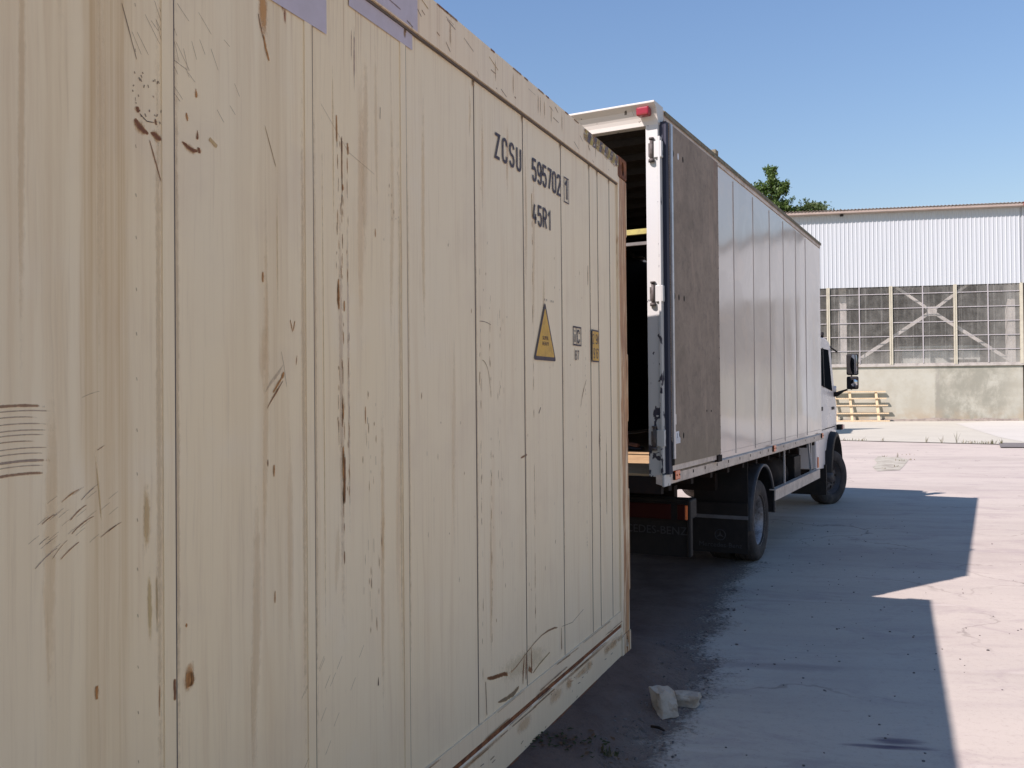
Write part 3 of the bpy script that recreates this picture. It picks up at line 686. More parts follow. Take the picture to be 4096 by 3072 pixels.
# hazard stripes
mb = MB(); s = .80; k = 0
while s > .185:
    mb.cur = k % 2; wd = .05; zz0, zz1 = 2.832, 2.893; sh = .035
    j = lambda: rnd.uniform(-.004, .004)
    P = [(s+j(), zz0+j()), (s-wd+j(), zz0+j()), (s-wd-sh+j(), zz1), (s-sh+j(), zz1)]
    i = len(mb.v); mb.v += [(max(.17, p[0]), .0062, p[1]) for p in P]; mb.F((i, i+1, i+2, i+3)); s -= wd; k += 1
mb.cur = 2
for k in range(60):
    s0 = rnd.uniform(.2, .8); z0 = rnd.uniform(2.83, 2.89); mb.ribbon([(s0, z0), (s0-rnd.uniform(.005, .03), z0+rnd.uniform(-.015, .01))], rnd.uniform(.006, .02), (*rnd.choice(((.5, .38, .2), (.3, .17, .09), (.62, .56, .46))), .95), .0068)
mb.build('hazard_tape', [YELW, BLKW, MK_H], cont)
# identification marks
YL = PY + .0042
def word(*a):
    m = MB(); stroke_text(m, *a, -1, YL); return m
word('ZCSU', 1.888, 2.482, .094, .0755, .14).build('lettering', BLACKL, cont); word('595702', 1.480, 2.477, .092, .064, .15).build('lettering', BLACKL, cont)
word('45R1', 1.478, 2.284, .086, .0635, .15).build('lettering', BLACKL, cont); word('87', .923, 1.69, .044, .036, .15).build('lettering', BLACKL, cont)
mb = word('1', 1.048, 2.475, .092, .06, .15)
def frame(m, s1, s0, z0, z1, t, y):
    for a, b, c, d in ((s1, s0, z0, z0+t), (s1, s0, z1-t, z1), (s1, s1-t, z0+t, z1-t), (s0+t, s0, z0+t, z1-t)):
        i = len(m.v); m.v += [(a, y, c), (b, y, c), (b, y, d), (a, y, d)]; m.F((i, i+1, i+2, i+3))
frame(mb, 1.068, .998, 2.456, 2.582, .006, YL); mb.build('lettering', BLACKL, cont); mb = MB(); frame(mb, .951, .828, 1.760, 1.858, .008, YL)
i = len(mb.v); mb.v += [(.904, YL, 1.768), (.898, YL, 1.768), (.898, YL, 1.85), (.904, YL, 1.85)]; mb.F((i, i+1, i+2, i+3))
stroke_text(mb, 'i', .939, 1.777, .062, .05, .15, -1, YL); stroke_text(mb, 'C', .886, 1.777, .062, .05, .15, -1, YL)
mb.build('lettering', BLACKL, cont); mb = MB()
for a in (1.352, 1.326, 1.268, 1.242): mb.v += [(a, YL, 1.957), (a-.007, YL, 1.957), (a-.006, YL, 1.948), (a-.002, YL, 1.946)]; i = len(mb.v)-4; mb.F((i, i+3, i+2, i+1))
mb.build('lettering', BLACKL, cont)
def rtri(m, pts, rad, y):
    out = []; n = len(pts)
    for k in range(n):
        p = Vector(pts[k]); a = Vector(pts[k-1])-p; b = Vector(pts[(k+1) % n])-p
        a.normalize(); b.normalize(); t = rad/math.tan(a.angle(b)/2); p0 = p+a*t; p1 = p+b*t
        for q in range(7): u = q/6; out.append((1-u)**2*p0+2*u*(1-u)*p+u*u*p1)
    m.F([m.V((q.x, y, q.y)) for q in out])
mb = MB(); rtri(mb, [(1.486, 1.672), (1.206, 1.672), (1.345, 1.945)], .012, YL+.0003)
mb.cur = 1; rtri(mb, [(1.464, 1.690), (1.226, 1.690), (1.345, 1.915)], .006, YL+.0007)
wt = mb.build('warning_sign', [BLACKL, YEL], cont)
Mt = lambda s_, z_, y_: Matrix.Translation((s_, y_, z_)) @ Matrix.Rotation(pi, 4, 'Z') @ Matrix.Rotation(pi/2, 4, 'X')
font_mesh('lettering', 'SUPER', .025, BLACKL, wt, Mt(1.345, 1.767, YL+.001), 1.1); font_mesh('lettering', 'HEAVY', .025, BLACKL, wt, Mt(1.345, 1.741, YL+.001), 1.1)
mb = MB(); rtri(mb, [(.663, 1.686), (.54, 1.686), (.54, 1.858), (.663, 1.858)], .008, YL+.0035)
mb.cur = 1; rtri(mb, [(.655, 1.694), (.548, 1.694), (.548, 1.85), (.655, 1.85)], .004, YL+.0039)
hs = mb.build('height_sign', [BLACKL, YEL], cont)
mb = MB(); stroke_text(mb, '2.9M', .650, 1.785, .048, .026, .13, -1, YL+.0043); stroke_text(mb, "9'6\"", .640, 1.708, .05, .026, .13, -1, YL+.0043)
mb.build('lettering', BLACKL, hs)
# blocks of concrete under the container ends
for k, s0 in enumerate((.02, 11.9)):
    p = CO + cdv*(s0+.15) - cn*1.2

# ================================================================ THE TRUCK
TA = .49165; TO = (0.9902, 6.0048, 0)
trk = empty('box_truck', TO, pi/2-TA, 'white box truck with its rear doors open beyond the cream container', 'truck')
def white_mat(name, base=(.55, .48, .405), rough=.22, wav=.25):
    g = G(name, rough, .5); c = g.coord(); x, y, z = g.sep(c)
    n = g.noise(c, 1.2, 4, .6, .6); f = g.noise(g.scl(c, (1.6, 1.6, .8)), 1, 1, .4); d = g.noise(c, 26, 5, .7)
    col = g.mix(g.mul(g.step(n, .46, .54), .45), base, tuple(k*.86 for k in base))  # blotches in the base colour stand in for patchy reflections
    n3 = g.noise(g.scl(c, (1.1, 1, 1.7), (5, 0, 2)), 1, 4, .6, 1.2); col = g.mix(g.mul(g.step(n3, .55, .60), .35), col, (base[0]*1.12, base[1]*1.04, base[2]*.98))
    col = g.mix(g.mul(g.step(d, .6, .85), .12), col, (.45, .40, .34))
    g.col(col); g.rough(g.step(n, .3, .7, rough, rough+.07)); g.bump(f, wav*.35, .02); return g.m
WBOX = white_mat("white_laminate", rough=.09, wav=.05); WPNT = white_mat("white_truck_paint", (.66, .62, .59), .25, .06)
def chipped(name, base, chip, th=.62, sc=16):
    g = G(name, .4, .4); c = g.coord(); x, y, z = g.sep(c)
    n = g.noise(g.scl(c, (1, 1, .6)), sc, 4, .6, .5); lo = g.step(z, 2.35, 1.1, 0., .12)
    n2 = g.noise(c, 4, 4, .6)
    col = g.mix(g.step(g.add(n, lo), th, th+.02), base, chip)
    col = g.mix(g.mul(g.step(n2, .5, .7), .2), col, (.5, .47, .42)); g.col(col); return g.m
WPOST = chipped("chipped_white_paint", (.46, .465, .43), (.035, .035, .05), .645, 15)
ALU = grubby("dull_aluminium", (.50, .51, .52), (.32, .32, .32), .38, .3, 9, .5, .6)
RAIL = grubby("side_rail_paint", (.60, .51, .42), (.36, .29, .23), .5, .45, 7)
BLK = grubby("black_plastic", (.014, .013, .013), (.028, .025, .022), .6, .3, 9, .2)
CHAS = grubby("dark_chassis", (.014, .011, .010), (.03, .018, .013), .8, .4, 8, .15)
RUB = grubby("tyre_rubber", (.030, .027, .026), (.075, .06, .052), .8, .5, 10, .3, 0, .2)
RIM = grubby("wheel_steel", (.30, .30, .31), (.11, .09, .08), .5, .5, 10, .5, .4)
RIMD = grubby("dark_wheel_steel", (.045, .042, .045), (.09, .07, .06), .6, .5, 10)
REDD = G("shaded_red_lens", .5, .15, color=(.035, .005, .004)).m  # tail lamp red, darkened for the shade under the box
GASK = G("gasket_rubber", .7, .3, color=(.03, .033, .05)).m
ORG = G("orange_lens", .25, .5, color=(.75, .16, .035)).m; RED = G("red_lens", .22, .5, color=(.24, .012, .02)).m
GLASSD = G("dark_cab_glass", .3, .0, color=(.010, .012, .014)).m; GLASSD.node_tree.nodes["Principled BSDF"].inputs["IOR"].default_value = 1.12
def ply_mat():
    g = G("weathered_plywood_face", .7, .3); c = g.coord(); x, y, z = g.sep(c)
    n = g.noise(c, 2.6, 8, .75, .4); f = g.noise(c, 15, 7, .8, .2); sp = g.noise(g.scl(c, (90, 90, 60)), 1, 3, .6); k = g.noise(g.scl(c, (6, 6, 1.4), (2, 0, 5)), 1, 5, .7)
    col = g.mix(g.step(n, .3, .7), (.185, .142, .102), (.28, .218, .16))
    col = g.mix(g.mul(g.step(f, .48, .72), .6), col, (.10, .078, .062))
    col = g.mix(g.mul(g.step(k, .52, .72), .5), col, (.36, .27, .20))
    col = g.mix(g.mul(g.step(sp, .68, .76), .5), col, (.33, .31, .28))
    r_ = g.mul(g.step(z, 2.9, 3.5), g.mul(g.step(x, 1.05, 1.3), g.step(k, .45, .6)))
    col = g.mix(g.mul(r_, .5), col, (.22, .10, .06))
    col = g.mix(g.mul(g.step(z, 1.45, 1.2), .4), col, (.25, .20, .13))
    g.col(col); g.bump(g.add(f, g.mul(sp, .4)), .25, .004); return g.m
PLY = ply_mat()
WOODF = grubby("plywood_floor", (.46, .32, .17), (.33, .21, .11), .7, .5, 5)
INNER = grubby("shade_darkened_lining", (.016, .012, .010), (.010, .008, .007), .8, .5, 4)  # plywood taken near black; the deep interior shade is in this colour
BW = 2.32; BL = 6.40; BZ0 = 1.10; BZ1 = 3.50
# side walls, front wall, roof, floor
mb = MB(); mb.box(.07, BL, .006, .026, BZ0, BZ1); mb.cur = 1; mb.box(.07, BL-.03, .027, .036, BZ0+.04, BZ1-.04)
mb.cur = 0; mb.smooth = True; xs_ = [.07, .62, 1.31, 1.99, 2.71, 3.41, 4.08, 4.76, 5.37, BL]
for pi_, (xa, xb) in enumerate(zip(xs_, xs_[1:])):
    NX, NZ = 12, 34; gr = []; amp = .0016*(1 if pi_ % 2 else -.6)*(1+.4*sin(pi_*2.3))
    for i in range(NX+1):
        u = i/NX; row = []
        for j in range(NZ+1):
            t = j/NZ; x = xa+(xb-xa)*u; z = BZ0+(BZ1-BZ0)*t; e = (.25+.75*sin(pi*u))*min(1, 8*t, 8*(1-t))
            row.append(mb.V((x, .002 - e*(amp + .009*noise.noise(Vector((x*.9, 5.3, z*.8))) + .002*noise.noise(Vector((x*2., pi_*5.3, z*1.5)))), z)))
        gr.append(row)
    for i in range(NX):
        for j in range(NZ): mb.F((gr[i][j], gr[i+1][j], gr[i+1][j+1], gr[i][j+1]))
mb.smooth = False; mb.cur = 2
for s in (.62, 1.31, 1.99, 2.71, 3.41, 4.08, 4.76, 5.37): mb.box(s-.0006, s+.0006, -.0030, .003, BZ0+.02, BZ1-.03)
for k in range(86): s = 1.35 + k*.058; mb.box(s, s+.012, -.0006, .003, 1.150, 1.156)
g_rivet = G("seam_line", .6, .2, color=(.50, .44, .38)).m  # colour of the panel seam strips and rivet dots
mb.build('side_wall', [WBOX, INNER, g_rivet], trk)
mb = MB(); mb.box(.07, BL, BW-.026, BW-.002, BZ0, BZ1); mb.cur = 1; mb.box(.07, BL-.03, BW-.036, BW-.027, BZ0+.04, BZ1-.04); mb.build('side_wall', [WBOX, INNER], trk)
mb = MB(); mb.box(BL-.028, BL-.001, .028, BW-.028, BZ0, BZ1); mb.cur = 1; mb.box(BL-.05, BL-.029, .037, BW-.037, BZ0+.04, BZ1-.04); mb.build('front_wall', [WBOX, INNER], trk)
CAP = grubby("mossy_roof_edge", (.20, .17, .12), (.10, .10, .05), .85, .6, 12)
mb = MB(); mb.box(.09, BL+.01, .03, BW-.03, 3.545, 3.56)
mb.cur = 1; mb.box(.10, BL+.015, -.006, .028, BZ1+.002, 3.566); mb.box(.10, BL+.015, BW-.028, BW+.006, BZ1+.002, 3.566)
mb.cur = 2; mb.prism([(-.016, 3.535), (-.016, 3.568), (.02, 3.585), (.05, 3.585), (.05, 3.567), (.0, 3.567)], 'x', .12, BL+.03)
mb.box(1.36, 1.44, -.022, .012, 3.566, 3.60)
mb.cur = 3; mb.box(.10, BL-.03, .03, BW-.03, 3.532, 3.5435)  # near-black ceiling sheet and ribs, interior shade put into their colour
for k in range(14): s = .5 + k*.43; mb.box(s, s+.05, .05, BW-.05, 3.48, 3.544)
o = mb.build('roof', [WBOX, RAIL, CAP, grubby("shaded_ceiling", (.022, .020, .018), None, .6)], trk); fix_normals(o)
mb = MB(); mb.box(.02, BL-.03, .04, BW-.04, 1.06, 1.10)
mb.cur = 1
for k in range(12): s = .25 + k*.52; mb.box(s, s+.06, .03, BW-.03, .965, 1.058)
mb.cur = 2; mb.box(.0, .05, .0, BW, .97, 1.085)
mb.build('floor', [WOODF, CHAS, CHAS], trk)
# rear portal frame
for ya, yb in ((-.006, .08), (BW-.08, BW+.006)): MB().box(-.012, .055, ya, yb, 1.085, 3.45).build('rear_post', WPOST, trk, .004)
mb = MB(); mb.prism([(.055, 3.445), (-.012, 3.445), (-.014, 3.475), (-.022, 3.50), (-.045, 3.545), (-.085, 3.575), (-.085, 3.588), (.10, 3.588), (.10, 3.50)], 'y', -.008, BW+.008)
o = mb.build('rear_header', chipped("chipped_header_paint", (.50, .48, .42), (.10, .09, .07), .64, 11), trk, .003); fix_normals(o)
mb = MB(); mb.box(-.095, -.03, .028, .118, 3.497, 3.555); mb.build('marker_lamp', RED, trk, .012)
mb = MB(); mb.box(-.095, -.03, BW-.118, BW-.028, 3.497, 3.555); mb.build('marker_lamp', RED, trk, .012)
# folded-back door leaf on the near side
def door(side):
    yy = (lambda a: a) if side == 0 else (lambda a: BW-a)
    def bx(m, x0, x1, a, b, z0, z1): m.box(x0, x1, min(yy(a), yy(b)), max(yy(a), yy(b)), z0, z1)
    d = MB()
    bx(d, .075, 1.315, -.050, -.030, 1.155, 3.475); d.cur = 1
    for k in range(26): z = 1.19+k*.09; bx(d, 1.300, 1.306, -.0515, -.0495, z, z+.006)
    o = d.build('rear_door', [PLY, CHAS], trk)
    e = MB(); bx(e, .10, .135, -.062, -.028, 1.20, 3.47); e.build('edge_strip', ALU, o)
    e = MB(); bx(e, -.030, .020, -.024, -.010, 1.11, 3.36); e.build('hinge_flange', WPOST, o)
    e = MB(); bx(e, .026, .098, -.050, -.012, 1.10, 3.47); bx(e, .02, .03, -.03, -.005, 1.1, 3.45); e.build('door_gasket', GASK, o)
    e = MB(); bx(e, .10, 1.31, -.029, -.012, 1.16, 3.47); bx(e, .08, 1.27, -.046, -.016, 1.118, 1.154); e.build('outer_skin', RAIL, o)
    if side == 0:
        for x, z, rx, rz, mt_ in [(.175, 3.285, .014, .022, DARK), (.287, 3.29, .016, .024, WPNT)] + [(x, z, .014, .022, DARK) for x, z in ((.395, 3.292), (.175, 2.308), (.272, 2.307), (.39, 2.31), (.245, 1.346), (.345, 1.347))] + [(x, z, .012, .009, DARK) for x, z in ((.93, 1.507), (1.05, 1.504))]:
            e = MB(); n = 12; e.F([e.V((x+rx*cos(2*pi*k/n), -.0505, z+rz*sin(2*pi*k/n))) for k in range(n)]); e.build('bolt_hole', mt_, o)
        e = MB(); e.F([e.V(p) for p in ((.16, -.0506, 1.43), (.185, -.0506, 1.43), (.183, -.0506, 1.50), (.165, -.0506, 1.505))]); e.build('hand_hole', WPNT, o)
        e = MB(); e.F([e.V(p) for p in ((.15, -.0508, 1.298), (.27, -.0508, 1.300), (.268, -.0508, 1.335), (.245, -.0508, 1.345), (.24, -.0508, 1.383), (.15, -.0508, 1.38))])
        e.cur = 1
        for k in range(4): e.F([e.V(p) for p in ((.155, -.0511, 1.307+k*.009), (.262, -.0511, 1.308+k*.009), (.262, -.0511, 1.3105+k*.009), (.155, -.0511, 1.3095+k*.009))])
        e.cur = 2; e.F([e.V(p) for p in ((.195, -.0511, 1.335), (.205, -.0511, 1.335), (.205, -.0511, 1.37), (.195, -.0511, 1.37))])
        e.build('sticker', [G("paper", .7, .2, color=(.62, .63, .64)).m, G("paper_print", .7, .2, color=(.4, .4, .4)).m, DARK], o)
        e = MB(); e.F([e.V(p) for p in ((.072, -.0512, 1.154), (.072, -.0512, 1.33), (.10, -.0512, 1.31), (.125, -.0512, 1.27), (.115, -.0512, 1.22), (.14, -.0512, 1.19), (.135, -.0512, 1.154))]); e.build('torn_corner', DARK, o)
        MB().box(1.20, 1.315, -.060, -.030, 1.10, 1.152).build('corner_bracket', CHAS, o)
door(0); door(1)
PINM = grubby('dirty_hinge_steel', (.10, .085, .075), (.04, .03, .025), .6, .5, 30)
def hinge(z):
    m = MB(); m.box(-.028, .010, -.035, .018, z-.055, z+.055)
    o = m.build('hinge', WPOST, trk, .004)
    m = MB(); m.tube([(-.022, .035, z-.075), (-.022, .035, z+.075)], .012, 10); m.tube([(-.024, .035, z+.070), (-.024, .035, z+.082)], .018, 8); m.tube([(-.024, .035, z-.082), (-.024, .035, z-.062)], .021, 8)
    m.box(-.03, -.011, .03, .055, z-.045, z+.045); m.build('hinge_pin', PINM, o)
for z in (3.275, 2.31, 1.345): hinge(z)
# long side rail with lamps
mb = MB(); mb.prism([(-.022, 1.032), (-.022, 1.094), (-.012, 1.100), (.03, 1.100), (.03, 1.04), (-.010, 1.028), (-.020, 1.026)], 'x', -.015, BL+.02)
mb.cur = 1
for s in (.66, .963, 1.30, 1.651, 2.03, 2.413, 2.8, 3.15, 3.879, 4.503, 5.1, 5.7): mb.box(s-.010, s+.010, -.0235, -.02, 1.062, 1.084); 
o = mb.build('side_rail', [RAIL, CHAS], trk); fix_normals(o)
mb = MB(); mb.prism([(BW+.022, 1.032), (BW+.022, 1.094), (BW-.03, 1.100), (BW-.03, 1.04)], 'x', -.015, BL+.02); o = mb.build('side_rail', RAIL, trk); fix_normals(o)
mb = MB(); mb.box(-.02, .115, -.030, -.015, 1.02, 1.10); mb.build('rail_end_plate', WPOST, trk, .003)
for s in (.245, 3.385, 6.24):
    m = MB(); m.box(s-.052, s+.055, -.040, -.0225, 1.048, 1.112); o = m.build('side_marker', ORG, trk, .006)
    MB().box(s-.062, s-.050, -.036, -.0223, 1.05, 1.105).build('lamp_bracket', CHAS, o)
    for ds in (-.025, .035): MB().tube([(s+ds, -.043, 1.08), (s+ds, -.039, 1.08)], .006, 8).build('lamp_screw', CHAS, o)
# side guard beam
mb = MB(); mb.prism([(.0, .545), (-.012, .545), (-.012, .655), (.05, .655), (.05, .648), (.0, .648)], 'x', 3.50, 6.15); o = mb.build('side_guard', RAIL, trk); fix_normals(o)
MB().box(4.11, 4.13, .015, .03, .55, 1.02).build('guard_post', ALU, trk)
MB().box(5.86, 5.88, .04, .055, .62, 1.02).build('guard_post', ALU, trk)
MB().hexa([(5.90,.05,.62),(5.94,.05,.62),(5.94,.07,.62),(5.90,.07,.62),(5.74,.05,1.02),(5.78,.05,1.02),(5.78,.07,1.02),(5.74,.07,1.02)]).build('guard_post', ALU, trk)
MB().box(3.50, 6.15, BW-.03, BW+.012, .545, .655).build('side_guard', RAIL, trk)
# chassis
mb = MB()
for y in (.70, 1.54): mb.box(.75, 8.3, y, y+.08, .72, .93)
for s in (1.2, 2.4, 3.9, 5.2, 6.4): mb.box(s, s+.08, .3, 2.0, .74, .90)
mb.build('chassis_frame', CHAS, trk)
mb = MB(); mb.tube([(4.25, .42, .66), (5.25, .42, .66)], .22, 20); mb.build('fuel_tank', CHAS, trk)
MB().box(5.35, 5.75, .15, .55, .48, .86).build('battery_box', BLK, trk, .01)
MB().box(3.9, 5.3, 1.75, 2.2, .5, .9).build('tool_box', CHAS, trk, .01)
# rear bumper beam, lamps, flap
mb = MB(); mb.box(.82, .98, .05, BW-.05, .69, .84); mb.box(.80, .86, .045, .075, .41, .838)
mb.build('rear_bumper', BLK, trk, .012)
for y0 in (.085, BW-.62):
    m = MB(); m.box(.805, .825, y0-.01, y0+.52, .68, .815); o = m.build('tail_lamp', BLK, trk, .006)
    m = MB(); m.box(.785, .804, y0+.11, y0+.51, .690, .805); m.build('red_lens', REDD, o, .006)
    m = MB(); m.box(.785, .804, y0, y0+.06, .690, .805); m.build('side_lens', REDD, o, .006)
    m = MB(); m.box(.783, .81, y0-.018, y0-.001, .692, .80); m.build('amber_lens', ORG, o, .004)
LETD = G("grey_lettering", .6, .3, color=(.05, .05, .053)).m
mb = MB(); mb.box(.86, .868, .08, BW-.08, .40, .685); o = mb.build('rear_flap', BLK, trk)
Mr = lambda y_, z_, s_: Matrix.Translation((s_, y_, z_)) @ Matrix.Rotation(-pi/2, 4, 'Z') @ Matrix.Rotation(pi/2, 4, 'X')
font_mesh('lettering', 'MERCEDES-BENZ', .085, LETD, o, Mr(.42, .567, .857), 1.02, .001)
# wheels
def wheel(s, y, outward, steer=0., dual=False, rim=RIM, rad=.395):
    M = Matrix.Translation((s, y, rad-.006)) @ Matrix.Rotation(steer, 4, 'Z')
    if outward > 0: M = M @ Matrix.Rotation(pi, 4, 'Z')
    def tyre(dy):
        m = MB(); R_ = rad; wd = .105
        m.lathe([(R_*.60, -wd*.80), (R_*.66, -wd*.98), (R_*.80, -wd*1.04), (R_*.93, -wd*.96), (R_*.985, -wd*.80), (R_, -wd*.5), (R_*1.002, -.062), (R_*.975, -.06), (R_*.975, -.052), (R_*1.002, -.05), (R_*1.004, -.004), (R_*.975, -.003), (R_*.975, .004), (R_*1.004, .005), (R_*1.002, .05), (R_*.975, .052), (R_*.975, .06), (R_*1.002, .062), (R_, wd*.5), (R_*.985, wd*.80), (R_*.93, wd*.96), (R_*.80, wd*1.04), (R_*.66, wd*.98), (R_*.60, wd*.80)], M @ Matrix.Translation((0, dy, 0)), 56, closed=True)
        return m
    m = tyre(0); t = m.build('wheel', RUB, trk); fix_normals(t)
    if dual: t2 = tyre(.25).build('inner_tyre', RUB, t); fix_normals(t2)
    m = MB(); R_ = rad*.615; dish = -.02 if not dual else .075   # -y is outward
    m.lathe([(R_, -.085), (R_*1.03, -.095), (R_*1.0, -.082), (R_*.93, -.07), (R_*.90, -.02), (R_*.80, dish+.01)], M, 48)
    o = m.build('rim', rim, t)
    # dished disc with hand holes
    m = MB(); NH = 8; rr = [R_*.81, R_*.66, R_*.50, R_*.36, R_*.30, R_*.28, 0.001]; hh = [dish+.01, dish-.025, dish-.03, dish-.02, dish-.02, dish-.06, dish-.065]
    if dual: hh = [dish+.01, dish+.03, dish+.035, dish+.03, dish+.03, -.03, -.035]
    N = 48; rg = []
    m.smooth = True
    for k in range(N): a = 2*pi*k/N; rg.append([m.V(M @ Vector((q*cos(a), h, q*sin(a)))) for q, h in zip(rr, hh)])
    for k in range(N):
        A, B = rg[k], rg[(k+1) % N]
        for j in range(len(rr)-1):
            if j == 1 and k % 6 in (0, 1): continue
            m.F((A[j], B[j], B[j+1], A[j+1]))
    m.smooth = False
    for k in range(6):
        a = 2*pi*k/6; p = Vector((R_*.42*cos(a), hh[3], R_*.42*sin(a))); m.tube([M @ (p+Vector((0, -.022, 0))), M @ (p+Vector((0, .01, 0)))], .012, 6)
    m.build('wheel_disc', rim, t)
    m = MB(); m.tube([M @ Vector((0, dish+.06, 0)), M @ Vector((0, dish+.05, 0))], R_*.85, 30); m.build('brake_drum', DARK, t)
    return t
wheel(3.15, .165, -1, 0, True, RIM); wheel(3.15, BW-.165, 1, 0, True, RIM)
ST = radians(-23)
wheel(8.02, .20, -1, ST, False, RIMD); wheel(8.02, BW-.20, 1, ST, False, RIMD)
mb = MB(); mb.tube([(3.15, .4, .40), (3.15, BW-.4, .40)], .07, 12); mb.tube([(3.15, BW/2-.17, .40), (3.15, BW/2+.17, .40)], .17, 16); mb.build('rear_axle', CHAS, trk)
MB().tube([(7.95, .4, .38), (7.95, BW-.4, .38)], .05, 10).build('front_axle', CHAS, trk)
# rear mudguards
for y0, y1 in ((.012, .56), (BW-.56, BW-.012)):
    m = MB(); n = 28; Rm, cx, cz = .50, 3.12, .43
    ring = []
    for k in range(n+1):
        a = radians(-2 + 190*k/n); c, s_ = cos(a), sin(a)
        pr = [(Rm-.022, y0), (Rm, y0), (Rm+.004, y0+.03), (Rm+.004, y1), (Rm-.010, y1), (Rm-.010, y0+.03), (Rm-.03, y0+.02)]
        if y0 > 1: pr = [(q, y0+y1-yy) for q, yy in pr]
        ring.append([m.V((cx+q*c, yy, cz+q*s_*1.02)) for q, yy in pr])
    m.smooth = True
    for a, b in zip(ring, ring[1:]):
        for j in range(7): m.F((a[j], b[j], b[(j+1) % 7], a[(j+1) % 7]))
    o = m.build('mudguard', grubby("grey_mudguard", (.045, .045, .048), (.02, .02, .02), .5), trk); fix_normals(o)
# rear mudflaps with emblem
for y0, y1 in ((.03, .56), (BW-.56, BW-.03)):
    m = MB(); m.box(2.50, 2.508, y0, y1, .16, .62); m.box(2.60, 2.608, y0+.02, y1, .5, 1.02); o = m.build('mudflap', BLK, trk)
    m = MB(); m.box(2.494, 2.499, y0-.005, y1-.01, .475, .508); m.build('clamp_strip', grubby("strip_steel", (.13, .13, .135), None, .5), o)
    if y0 < 1:
        yc, zc, R_ = .285, .325, .052; m = MB()
        M = Matrix.Translation((2.497, yc, zc)) @ Matrix.Rotation(pi/2, 4, 'Z')
        m.lathe([(R_, -.001), (R_, .001), (R_-.007, .001), (R_-.007, -.001)], M, 32, closed=True)
        for k in range(3):
            a = pi/2 + 2*pi*k/3; t = Vector((0, cos(a), sin(a)))*(R_-.004); q = Vector((0, -sin(a), cos(a)))*.009; z0 = Vector((2.4965, yc, zc))
            m.F([m.V(z0+q), m.V(z0+t), m.V(z0-q)])
        m.build('round_emblem', LETD, o)
        font_mesh('lettering', 'Mercedes-Benz', .062, LETD, o, Mr(.285, .212, 2.497), 1.05, .001)
# ---- cab
CY0, CY1 = .125, BW-.125
def cabx(profile, ya, yb): pass
m = MB()
roofz = 2.40
# side outline (s, z) of the cab shell above the sill, wheel opening cut out
side_o = [(6.72, .60), (7.30, .57), (7.42, .60), (7.44, .80)] + [(7.95-.50*cos(radians(a)), .55+.50*sin(radians(a))) for a in (30, 50, 70, 90, 110, 130, 150)] + [(8.55, .60), (8.86, .55), (8.98, .60), (9.0, .95), (8.97, 1.22), (8.86, 1.38), (8.40, 1.60), (8.30, 1.75), (8.12, 2.26), (8.02, 2.36), (7.80, roofz), (6.90, roofz), (6.72, 2.30)]
def inset(s, z):
    t = max(0, (z-1.70)/.7); k = .02*t
    if s > 8.6: k += .35*(s-8.6)**1.5
    return k
for ya, sg in ((CY0, 1), (CY1, -1)):
    ids = [m.V((s, ya+sg*inset(s, z), z)) for s, z in side_o]
    m.F(ids if sg > 0 else ids[::-1])
n = len(side_o)
for k in range(n): j = (k+1) % n; m.F((k, j, n+j, n+k))
body = m.build('cab', WPNT, trk); 
bm = bmesh.new(); bm.from_mesh(body.data); bmesh.ops.recalc_face_normals(bm, faces=bm.faces)
bmesh.ops.triangulate(bm, faces=[f for f in bm.faces if len(f.verts) > 4]); bm.to_mesh(body.data); bm.free()
bv = body.modifiers.new('bevel', 'BEVEL'); bv.width = .02; bv.segments = 3; bv.limit_method = 'ANGLE'; bv.angle_limit = radians(50)
